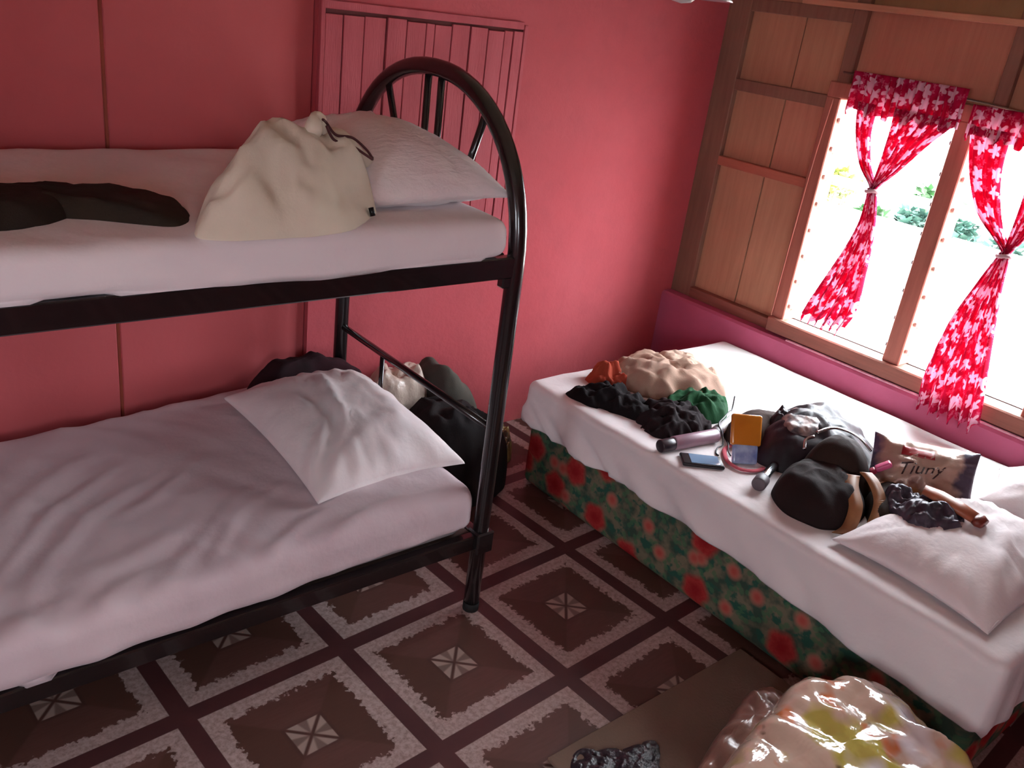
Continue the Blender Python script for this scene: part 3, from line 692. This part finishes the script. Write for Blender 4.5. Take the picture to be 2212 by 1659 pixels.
def rodthing(name, label, cat, parts, group=None):
    a = Vector(parts[0][2]); t = thing(name, label, cat, (a.x, a.y, Z2), group)
    for nm, mat, p, q, r in parts: 
        p, q = Vector(p), Vector(q); d = (q-p).normalized()*min(.004, (q-p).length*.2)
        tube(nm, [p, p+d*.2, p+d, q-d, q-d*.2, q], [r*.8, r*.93, r, r, r*.93, r*.8], mat, t, 20)
    return t
M_PURP = plain('mauve plastic', (150, 118, 132), (128, 98, 112), .35); M_DKP = plain('dark plum plastic', (44, 30, 38), None, .35)
M_CHROME = plain('silver metal', (206, 206, 212), None, .18, 1.0); M_GREYP = plain('grey plastic', (104, 92, 98), None, .5)
M_WHITEP = plain('white plastic', (236, 234, 238), None, .3)
rodthing('spray_bottle', 'long mauve bottle with dark plum cap beside the clothes pile', 'bottle',
         [('body', M_PURP, (.775, -1.045, Z2+.026), (.985, -1.075, Z2+.026), .026), ('cap', M_DKP, (.715, -1.036, Z2+.024), (.778, -1.045, Z2+.024), .024)])
rodthing('lotion_tube', 'white tube with mauve grey cap leaning by the green shirt', 'tube',
         [('body', M_WHITEP, (1.04, -1.045, Z2+.022), (1.20, -1.00, Z2+.022), .021), ('cap', M_GREYP, (.995, -1.058, Z2+.022), (1.043, -1.044, Z2+.022), .023)])
rodthing('torch', 'small silver torch with grey head lying on the white sheet', 'torch',
         [('body', M_CHROME, (.870, -1.372, Z2+.019), (1.00, -1.325, Z2+.019), .0165), ('head', M_GREYP, (.823, -1.389, Z2+.025), (.873, -1.371, Z2+.025), .025)])
# smartphone
def slab(name, c, ax, L, W_, T, mat, parent=None, r=.006, up=None):
    V, F = rbox(L, W_, T, min(r, T*.49), .05)
    ax = Vector(ax).normalized(); up = Vector(up).normalized() if up else Vector((0, 0, 1)); sd = up.cross(ax).normalized(); up = ax.cross(sd)
    o = mk(name, [Vector(c)+ax*v.x+sd*v.y+up*v.z for v in V], F, mat)
    if parent: adopt(parent, o)
    return o
M_SCREEN = plain('bluish screen glass', (128, 156, 186), (116, 146, 178), .08, 0, 2, spec=.7)
ph = thing('smartphone', 'black smartphone with pale blue screen lying near the edge of the sheet', 'phone', (.80, -1.17, Z2))
slab('case', (.80, -1.165, Z2+.008), (.62, -.5, 0), .150, .082, .014, plain('black phone case', (26, 22, 26), None, .3), ph)
slab('screen', (.806, -1.170, Z2+.0156), (.62, -.5, 0), .105, .066, .002, M_SCREEN, ph, .0008)
# amber case
am = thing('plastic_case', 'upright amber plastic case with blue lower half', 'case', (.95, -1.235, Z2))
M_AMBER = plain('amber plastic', (206, 128, 38), (176, 98, 30), .2, 0, 5, None, coat=.6); M_BLUE = plain('blue grey plastic', (112, 128, 178), (170, 186, 214), .2, 0, 14, coat=.5, lo=.4, hi=.6)
ux = Vector((.83, -.56, 0)).normalized(); fc = Vector((-.56, -.83, 0)).normalized(); upv = (Vector((0, 0, 1))-fc*.5).normalized()
slab('lower_half', Vector((.945, -1.235, Z2+.036)), ux, .092, .022, .07, M_BLUE, am, .008, upv)
slab('lid', Vector((.945, -1.235, Z2+.036))+upv*.086, ux, .112, .024, .112, M_AMBER, am, .009, upv)
cap = lump('cap', [(1.02, -1.12), (1.10, -1.03), (1.24, -1.03), (1.33, -1.10), (1.30, -1.20), (1.18, -1.27), (1.06, -1.24)], Z2, .105, 14, fabric('olive brown cloth', (74, 58, 50), (48, 34, 34)), .008, 7, 2.6)
tag(cap, 'olive brown cap behind the amber case', 'cap')
st = tube('lanyard', spline([(1.005, -1.135, Z2+.008), (.955, -1.145, Z2+.009), (.912, -1.180, Z2+.009), (.882, -1.225, Z2+.009), (.885, -1.275, Z2+.009), (.925, -1.305, Z2+.009), (.970, -1.308, Z2+.009)], 8), .009, fabric('rose strap', (196, 96, 108), (170, 76, 90)), None, 8, .5)
tag(st, 'rose pink lanyard curled around the amber case', 'lanyard')
M_CABLE = plain('black cable', (30, 26, 32), None, .5)
cb = tube('cable', spline([(1.26, -.935, Z2+.075), (1.222, -.962, Z2+.035), (1.17, -.988, Z2+.052), (1.10, -1.015, Z2+.050), (1.03, -1.045, Z2+.050), (1.012, -1.082, Z2+.030), (.985, -1.112, Z2+.006), (.945, -1.120, Z2+.005), (.905, -1.145, Z2+.005), (.900, -1.162, Z2+.005)], 8), .0028, M_CABLE, None, 6)
tag(cb, 'thin black cable running from the green shirt past the phone', 'cable')
cb2 = tube('cable', spline([(1.022, -1.105, Z2+.005), (1.005, -1.118, Z2+.012), (.975, -1.142, Z2+.0205), (.950, -1.165, Z2+.012), (.940, -1.185, Z2+.005)], 8), .003, M_CABLE, None, 6)
tag(cb2, 'short black cable end lying over the pink lanyard', 'cable')
cb3 = tube('cable', spline([(1.0, -1.335, Z2+.004), (1.06, -1.30, Z2+.004), (1.13, -1.29, Z2+.004), (1.12, -1.335, Z2+.004), (1.05, -1.355, Z2+.004)], 8), .003, M_CABLE, None, 6)
tag(cb3, 'black cable loop beside the silver torch', 'cable')
# black bag with a printed patch
M_BBAG = plain('black plum plastic', (44, 29, 36), (30, 19, 26), .5, 0, 8, 16, .3, .3)
bb = thing('black_bag', 'shiny black plum bag with faded grey print, slumped beside the cap', 'bag', (1.25, -1.3, Z2))
lump('body', [(1.00, -1.29), (1.10, -1.17), (1.26, -1.10), (1.44, -1.11), (1.55, -1.20), (1.53, -1.33), (1.47, -1.46), (1.40, -1.58), (1.25, -1.57), (1.10, -1.47)], Z2, .16, 5, M_BBAG, .022, 6, 2.6, 24, 110, peak=(1.25, -1.28), parent=bb, hf=lambda x, y: 1-.45*sstep(-1.35, -1.58, y), power=.7)
lump('printed_patch', [(1.10, -1.28), (1.17, -1.21), (1.28, -1.20), (1.30, -1.29), (1.22, -1.36), (1.13, -1.35)], Z2+.125, .036, 9, plain('faded grey print', (150, 122, 116), (66, 48, 52), .5, 0, 26, lo=.42, hi=.6), .008, 12, 3, parent=bb)
lump('knot', [(1.15, -1.19), (1.19, -1.15), (1.25, -1.15), (1.26, -1.20), (1.20, -1.23)], Z2+.07, .075, 17, M_BBAG, .02, 18, 2, parent=bb, wob=.06)
# waist pouch with silver edged flap
M_BRN = fabric('dark brown nylon', (38, 25, 24), (30, 20, 20), rough=.85)
wp = thing('waist_pouch', 'rounded dark brown waist pouch with silver edged flap and tan straps', 'pouch', (.95, -1.52, Z2))
lump('body', [(.80, -1.49), (.88, -1.41), (1.0, -1.39), (1.11, -1.44), (1.14, -1.55), (1.05, -1.66), (.91, -1.69), (.81, -1.63)], Z2, .125, 7, M_BRN, .012, 7, 3.4, parent=wp, power=.6)
lump('flap', [(1.00, -1.43), (1.08, -1.385), (1.20, -1.40), (1.24, -1.50), (1.18, -1.60), (1.07, -1.62), (1.00, -1.54)], Z2, .185, 8, fabric('olive brown leather', (52, 37, 31), (42, 29, 26), rough=.8), .009, 7, 3, parent=wp, power=.7)
tube('metal_edge', spline([(1.10, -1.395, Z2+.165), (1.17, -1.42, Z2+.18), (1.22, -1.48, Z2+.165), (1.235, -1.54, Z2+.13)], 8), .008, M_CHROME, wp, 8, .5)
tube('metal_edge', spline([(1.0, -1.42, Z2+.135), (1.03, -1.40, Z2+.155), (1.06, -1.41, Z2+.165)], 6), .006, M_CHROME, wp, 8)
M_TAN = plain('tan strap leather', (150, 100, 62), (116, 72, 48), .5, 0, 12)
def ribbon(name, P, wv, mat, parent, n=8, th=.003):
    P = spline(P, n); V, F = [], []; wv = Vector(wv)
    for i, p in enumerate(P):
        up = Vector((0, 0, th)); V += [p-wv, p+wv, p+wv+up, p-wv+up]
    for i in range(len(P)-1):
        for k in range(4): a = i*4+k; b = i*4+(k+1) % 4; F.append((a, b, b+4, a+4))
    F += [(0, 1, 2, 3), tuple(len(V)-4+k for k in range(4))]
    o = mk(name, V, F, mat); adopt(parent, o); return o
ribbon('strap', [(1.02, -1.60, Z2+.12), (.97, -1.63, Z2+.105), (.93, -1.68, Z2+.07), (.885, -1.70, Z2+.02), (.84, -1.695, Z2+.004)], (.016, -.016, 0), M_TAN, wp)
ribbon('strap', [(1.06, -1.62, Z2+.13), (1.05, -1.66, Z2+.115), (1.02, -1.71, Z2+.08), (.965, -1.735, Z2+.03), (.93, -1.735, Z2+.006)], (.018, -.012, 0), M_TAN, wp)
ol = lump('olive_pouch', [(1.02, -1.69), (1.09, -1.63), (1.18, -1.615), (1.25, -1.66), (1.22, -1.75), (1.12, -1.80), (.99, -1.79), (.95, -1.74)], Z2, .10, 12, fabric('olive brown nylon', (48, 36, 29), (40, 30, 25), rough=.85), .006, 7, 3.4, power=.6)
tag(ol, 'flat olive brown pouch between waist pouch and snack bag', 'pouch')
pk = thing('lighter', 'small bright pink plastic lighter beside the waist pouch', 'lighter', (1.165, -1.61, Z2+.09))
slab('body', (1.172, -1.622, Z2+.128), (.4, -.5, .5), .055, .030, .02, plain('bright pink plastic', (246, 110, 160), None, .3), pk, .007); slab('tip', (1.154, -1.601, Z2+.104), (.4, -.5, .5), .02, .026, .018, plain('dark pink plastic', (196, 50, 90), None, .3), pk, .005)
# snack bag with lettering
def snack_mat():
    t = NT('snack bag foil'); v = t.uv(); sp = t.n('ShaderNodeSeparateXYZ'); t.l(v, sp.inputs[0])
    n = t.math('MULTIPLY', t.math('SUBTRACT', t.noise(v, 14, 3), .5), .09)
    c = t.mix(t.ramp(t.noise(v, 8, 3), .35, .65), lin((186, 156, 142)), lin((170, 138, 126)))
    xx = t.math('ADD', sp.outputs[0], n); yy = t.math('ADD', sp.outputs[1], n)
    c = t.mix(t.ramp(xx, .105, .125), c, lin((84, 76, 92)))
    c = t.mix(t.ramp(xx, -.125, -.15), c, lin((78, 72, 100)))
    c = t.mix(t.math('MULTIPLY', t.ramp(yy, -.055, -.075), .9), c, lin((160, 112, 60)))
    c = t.mix(t.math('MULTIPLY', t.ramp(yy, -.085, -.10), .9), c, lin((92, 80, 92)))
    t.col(c); t.set(.3, .15, .5); t.bump(t.noise(v, 30, 4), .35, .01); return t.m
sn = thing('snack_bag', 'opened snack bag with dark lettering and a red logo', 'snack bag', (1.285, -1.705, Z2+.100))
sx, sy, T = .34, .26, .14
V, F, uv = pillowmesh(sx, sy, T, 21, 40, .010, .05)
_n = Vector((-.66, -.27, .70)).normalized(); _x = Vector((.42, -.88, .08)); _x = (_x-_n*_x.dot(_n)).normalized(); _y = _n.cross(_x)
RZ = Matrix((( _x.x, _y.x, _n.x, 0), (_x.y, _y.y, _n.y, 0), (_x.z, _y.z, _n.z, 0), (0, 0, 0, 1)))
def place(o, lift=0): o.matrix_local = RZ; o.parent = sn; return o
body = mk('foil_pouch', V, F, snack_mat(), None, True, uv); place(body)
bvh = BVHTree.FromPolygons([tuple(v) for v in V], F)
def onbag(x, y, lift):
    h = bvh.ray_cast(Vector((x, y, 1)), Vector((0, 0, -1)))
    return (h[0].z if h[0] else 0)+lift
cu = bpy.data.curves.new('lettering', 'FONT'); cu.body = 'Tiuny'; cu.size = .062; cu.shear = .25; cu.resolution_u = 3
tmp = bpy.data.objects.new('tmp', cu); COL.objects.link(tmp); bpy.context.view_layer.update()
me = bpy.data.meshes.new_from_object(tmp.evaluated_get(bpy.context.evaluated_depsgraph_get())); bpy.data.objects.remove(tmp)
bm = bmesh.new(); bm.from_mesh(me); bmesh.ops.triangulate(bm, faces=bm.faces[:]); bmesh.ops.subdivide_edges(bm, edges=[e for e in bm.edges if e.calc_length() > .012], cuts=2); bm.to_mesh(me); bm.free()
for v in me.vertices:
    x, y = v.co.x*1.0-.080, v.co.y-.034+v.co.x*.22; v.co = (x, y, onbag(x, y, .0022))
me.materials.clear(); me.materials.append(plain('dark brown ink', (58, 24, 26), None, .5))
lt = bpy.data.objects.new('lettering', me); COL.objects.link(lt); place(lt); lt['label'] = 'dark slanted lettering'
lv, lf = [], []
for i in range(9):
    for j in range(5):
        x = -.075+.105*i/8*(1-.06*j/4); y = .046+.036*j/4-.004*math.sin(PI*i/8); lv.append((x, y, onbag(x, y, .002)))
for i in range(8):
    for j in range(4): a = i*5+j; lf.append((a, a+5, a+6, a+1))
lg = place(mk('red_logo', lv, lf, plain('red print', (168, 40, 46), (140, 30, 40), .4))); lg['label'] = 'red printed logo'
so = lg.modifiers.new('t', 'SOLIDIFY'); so.thickness = .0008
# wrappers in front of it
wr1 = lump('foil_wrapper', [(1.03, -1.73), (1.10, -1.69), (1.16, -1.77), (1.15, -1.88), (1.08, -1.95), (.99, -1.92), (.97, -1.82)], .545, .045, 15, plain('dark foil', (80, 72, 86), (46, 38, 48), .42, .2, 18, 30, .4), .02, 16, 3)
tag(wr1, 'crumpled dark foil wrapper on the flat white pillow', 'wrapper')
wf_ = thing('wafer_pack', 'orange brown biscuit pack sticking out beside the foil wrapper', 'biscuit pack', (1.16, -1.86, .575))
M_WAF = plain('orange brown wrapper', (184, 110, 80), (150, 82, 58), .4, 0, 12)
V, F = tubemesh([(1.09, -1.80, .612), (1.105, -1.85, .606), (1.113, -1.91, .598), (1.115, -1.965, .590)], [.026, .035, .034, .030], 14, .5); o = mk('pack_body', V, F, M_WAF); adopt(wf_, o)
o = tube('pack_end', [(1.115, -1.965, .590), (1.115, -1.978, .588), (1.114, -1.994, .585)], [.030, .034, .026], plain('dark red wrapper end', (124, 52, 40), None, .4), wf_, 14, .55)

# ------------------------------------------------------------------ foreground floor
M_MAT = fabric('dark brown mat', (122, 100, 88), (110, 90, 78), 4, 120, .2)
ca, sa = math.cos(.0), math.sin(.0)
V, F = rbox(.86, 1.25, .012, .005, .1)
fm = mk('floor_mat', [v+Vector((.225, -2.205, .006)) for v in V], F, M_MAT); shift(fm, (.225, -2.205, 0)); tag(fm, 'plain dark brown mat on the patterned vinyl floor', 'mat')
def bag_mat():
    t = NT('printed plastic bag'); v = t.obj()
    c = t.mix(t.ramp(t.noise(v, 5, 2), .4, .6), lin((206, 178, 160)), lin((190, 160, 144)))
    a = t.ramp(t.noise(t.scale(v, (1, 1, 1), (0, 0, 0), (1.3, 2.1, 0)), 5.5, 2), .54, .62); c = t.mix(a, c, lin((186, 170, 84)))
    b = t.ramp(t.noise(t.scale(v, (1, 1, 1), (0, 0, 0), (5.3, .4, 0)), 9, 2), .60, .68); c = t.mix(b, c, lin((206, 118, 74)))
    d = t.ramp(t.noise(t.scale(v, (1, 1, 1), (0, 0, 0), (2.2, 7.4, 0)), 13, 2), .64, .70); c = t.mix(d, c, lin((92, 70, 52)))
    e = t.ramp(t.noise(t.scale(v, (1, 1, 1), (0, 0, 0), (8.2, 3.4, 0)), 4, 2), .58, .66); c = t.mix(e, c, lin((226, 222, 232)))
    t.col(c); t.set(.14, 0, .6, .6); t.bump(t.noise(v, 11, 3, .5), .4, .02); return t.m
pb0 = thing('plastic_bag', 'large white, yellow and orange printed plastic bag on the brown mat', 'plastic bag', (.2, -2.1, .012))
lump('loose_side', [(-.10, -1.95), (.05, -1.875), (.24, -1.82), (.40, -1.80), (.48, -1.86), (.40, -1.95), (.15, -2.02)], .012, .20, 41, plain('dusky translucent film', (150, 112, 98), (124, 90, 80), .3, 0, 6, 20, .4), .02, 8, 4, parent=pb0, power=.5)
pb = lump('bag_body', [(-.26, -2.05), (-.10, -1.985), (.16, -1.93), (.395, -1.895), (.46, -1.94), (.58, -2.02), (.60, -2.14), (.56, -2.28), (.50, -2.40), (.25, -2.46), (-.05, -2.40), (-.24, -2.25)], .012, .32, 31, bag_mat(), .022, 5, 9, 34, 150, power=.36, wob=.006)
adopt(pb0, pb)
kb = lump('black_plastic_bag', [(-.34, -1.74), (-.22, -1.66), (-.12, -1.61), (-.02, -1.66), (.10, -1.70), (.02, -1.80), (-.04, -1.92), (-.30, -1.90)], .010, .022, 33, plain('crinkled black plastic', (52, 42, 50), (40, 32, 38), .3, 0, 10, 70, .6, .5), .012, 18, 3, wob=.05)
tag(kb, 'crinkled shiny black plastic bag at the edge of the brown mat', 'plastic bag')

# ------------------------------------------------------------------ hanging lamp
lp = thing('pendant_lamp', 'white enamel pendant lamp hanging from the ceiling', 'lamp', (-.22, -1.57, 2.62))
def lathe(name, prof, c, mat, parent, n=40):
    V, F = [], []
    for r, z in prof:
        for k in range(n): a = 2*PI*k/n; V.append((c[0]+r*math.cos(a), c[1]+r*math.sin(a), c[2]+z))
    for i in range(len(prof)-1):
        for k in range(n): F.append((i*n+k, i*n+(k+1) % n, (i+1)*n+(k+1) % n, (i+1)*n+k))
    o = mk(name, V, F, mat); adopt(parent, o); return o
c = (-.22, -1.57, 1.911)
lathe('shade', [(.002, .11), (.03, .108), (.035, .07), (.07, .05), (.092, .018), (.094, .012), (.089, .016), (.066, .046), (.03, .064), (.002, .066)], c, plain('white enamel', (214, 214, 218), None, .2, 0, 3, coat=.5), lp)
lathe('bulb', [(.001, .0), (.018, .003), (.03, .014), (.034, .03), (.026, .05), (.015, .064), (.001, .066)], c, plain('opal bulb', (236, 234, 232), None, .15), lp)
tube('flex', [(-.22, -1.57, 2.015), (-.22, -1.57, 2.62)], .004, plain('white flex', (200, 196, 190), None, .5), lp, 8)

# ------------------------------------------------------------------ contact: soft things lie on and press against their neighbours
bpy.context.view_layer.update()
def meshes(*obs):
    r = []
    for o in obs:
        if o.type == 'MESH': r.append(o)
        r += meshes(*o.children)
    return r
def tree(o):
    mw = o.matrix_world; return BVHTree.FromPolygons([mw @ v.co for v in o.data.vertices], [tuple(p.vertices) for p in o.data.polygons])
def edit(o, fn):
    mw = o.matrix_world; inv = mw.inverted()
    for v in o.data.vertices:
        p = mw @ v.co; q = fn(p.copy())
        if (q-p).length > 1e-6: v.co = inv @ q
    o.data.update()
def top_of(trees, x, y):
    z = -9
    for b in trees:
        h = b.ray_cast(Vector((x, y, 4)), Vector((0, 0, -1)))
        if h[0]: z = max(z, h[0].z)
    return z
def rest_on(obs, supports, eps=.003):
    """lift whatever is sunk below the supports' upper surface"""
    T = [tree(m) for m in meshes(*supports)]
    def f(p): p.z = max(p.z, top_of(T, p.x, p.y)-eps); return p
    for o in meshes(*obs): edit(o, f)
def lay_on(obs, supports, z0, eps=.002):
    """carry a flat thing's own thickness over the supports' upper surface"""
    T = [tree(m) for m in meshes(*supports)]
    def f(p): p.z = max(z0, top_of(T, p.x, p.y)-eps)+(p.z-z0); return p
    for o in meshes(*obs): edit(o, f)
_D = [Vector((.577, .5774, .5772)), Vector((-.31, .2, .93)), Vector((.1, -.97, .21))]
def inside(b, p):
    k = 0
    for d in _D:
        n = 0; q = p.copy()
        for _ in range(40):
            h = b.ray_cast(q, d)
            if h[0] is None: break
            n += 1; q = h[0]+d*1e-5
        k += n % 2
    return k >= 2
def give_way(obs, others, eps=.0015, toward=None):
    """dent a soft thing where a neighbour stands: pulled back level towards its own middle, still touching"""
    for m in meshes(*others):
        b = tree(m); bb = [m.matrix_world @ Vector(c) for c in m.bound_box]
        lo = [min(c[k] for c in bb) for k in range(3)]; hi = [max(c[k] for c in bb) for k in range(3)]
        for o in meshes(*obs):
            mw = o.matrix_world; vs = [mw @ v.co for v in o.data.vertices]
            c = Vector(toward) if toward else sum(vs, Vector())/len(vs)
            def f(p):
                if any(p[k] < lo[k] or p[k] > hi[k] for k in range(3)) or not inside(b, p): return p
                d = Vector((c.x-p.x, c.y-p.y, 0)).normalized(); q = p.copy()
                for _ in range(12):
                    h = b.ray_cast(q, d)
                    if h[0] is None: break
                    q = h[0]+d*2e-4
                    if not inside(b, q): return h[0]-d*eps
                return p
            edit(o, f)
NM = {o.name: o for o in bpy.data.objects}
pil_up, pil_lo, pil_fl, pil_wl = (NM['pillow'], NM['pillow.001'], NM['pillow.002'], NM['pillow.003'])
mat_up, mat_lo, sheet_ = NM['mattress'], NM['mattress.001'], NM['bed_sheet']
shirt_, orange_, green_, trous_ = NM['black_shirt'], NM['orange_cloth'], NM['green_shirt'], NM['dark_trousers']
hood_body = [c for c in hoodie.children if c.name.startswith('body')]
rest_on([pil_up], [mat_up]); rest_on([pil_lo], [mat_lo]); rest_on([jk], [mat_lo])
give_way([pil_up], hood_body); give_way([jk], [pil_lo])
give_way([wb1], [bp], toward=(.20, .0, 0))
give_way([orange_], [shirt_]); give_way([trous_], [shirt_]); give_way([green_], [trous_])
rest_on([c for c in sh.children], [green_, orange_], .002)
give_way([pil_wl], [pil_fl])
give_way([c for c in bb.children if c.name.startswith('body')], [c for c in wp.children if c.name.split('.')[0] in ('body', 'flap')], toward=(1.32, -1.28, 0))
give_way([cap], [bb, NM['lotion_tube']], toward=(1.10, -1.13, 0))
rest_on([body], [sheet_, pil_fl])
give_way([body], [c for c in wp.children if c.name.startswith('flap')])
give_way([ol], [c for c in wp.children if c.name.split('.')[0] in ('body', 'flap')], toward=(1.10, -1.72, 0)); give_way([ol], [body], toward=(1.06, -1.73, 0)); rest_on([ol], [pil_fl])
rest_on([c for c in wp.children if c.name.startswith('strap')], [pil_fl, sheet_, ol], .001)
lay_on([wr1], [pil_fl, ol], .545)
_T = [tree(pil_fl)]; _w = [o.matrix_world @ v.co for o in wf_.children for v in o.data.vertices]
_dz = max(top_of(_T, p.x, p.y)-.002-p.z for p in _w); wf_.location.z += _dz
bpy.context.view_layer.update(); give_way([wr1], [wf_], toward=(1.0, -1.80, 0))

# ------------------------------------------------------------------ second level: pieces that belong to a part
bpy.context.view_layer.update()
def nest(child, part):
    mw = child.matrix_world.copy(); child.parent = part; child.matrix_parent_inverse = part.matrix_world.inverted() ; child.matrix_basis = mw
def kids(o, nm): return [c for c in o.children if c.name.split('.')[0] == nm]
for a in ('head_arch', 'foot_arch'):
    A = kids(bunk, a)[0]; ax = A.data.vertices[0].co.x
    for nm in ('spindle', 'foot_cap'):
        for c in kids(bunk, nm):
            if abs(c.data.vertices[0].co.x-ax) < .3: nest(c, A)
    for cb_ in kids(bunk, 'cross_bar'):
        for c in kids(bunk, 'short_spindle'):
            if abs(c.data.vertices[0].co.x-cb_.data.vertices[0].co.x) < .3: nest(c, cb_)
for c in kids(hoodie, 'drawstring'): nest(c, kids(hoodie, 'hood_edge')[0])
for c in kids(wp, 'metal_edge'): nest(c, kids(wp, 'flap')[0])
for c in kids(sh, 'pocket'): nest(c, kids(sh, 'body')[0])
for c in (lt, lg): nest(c, body)
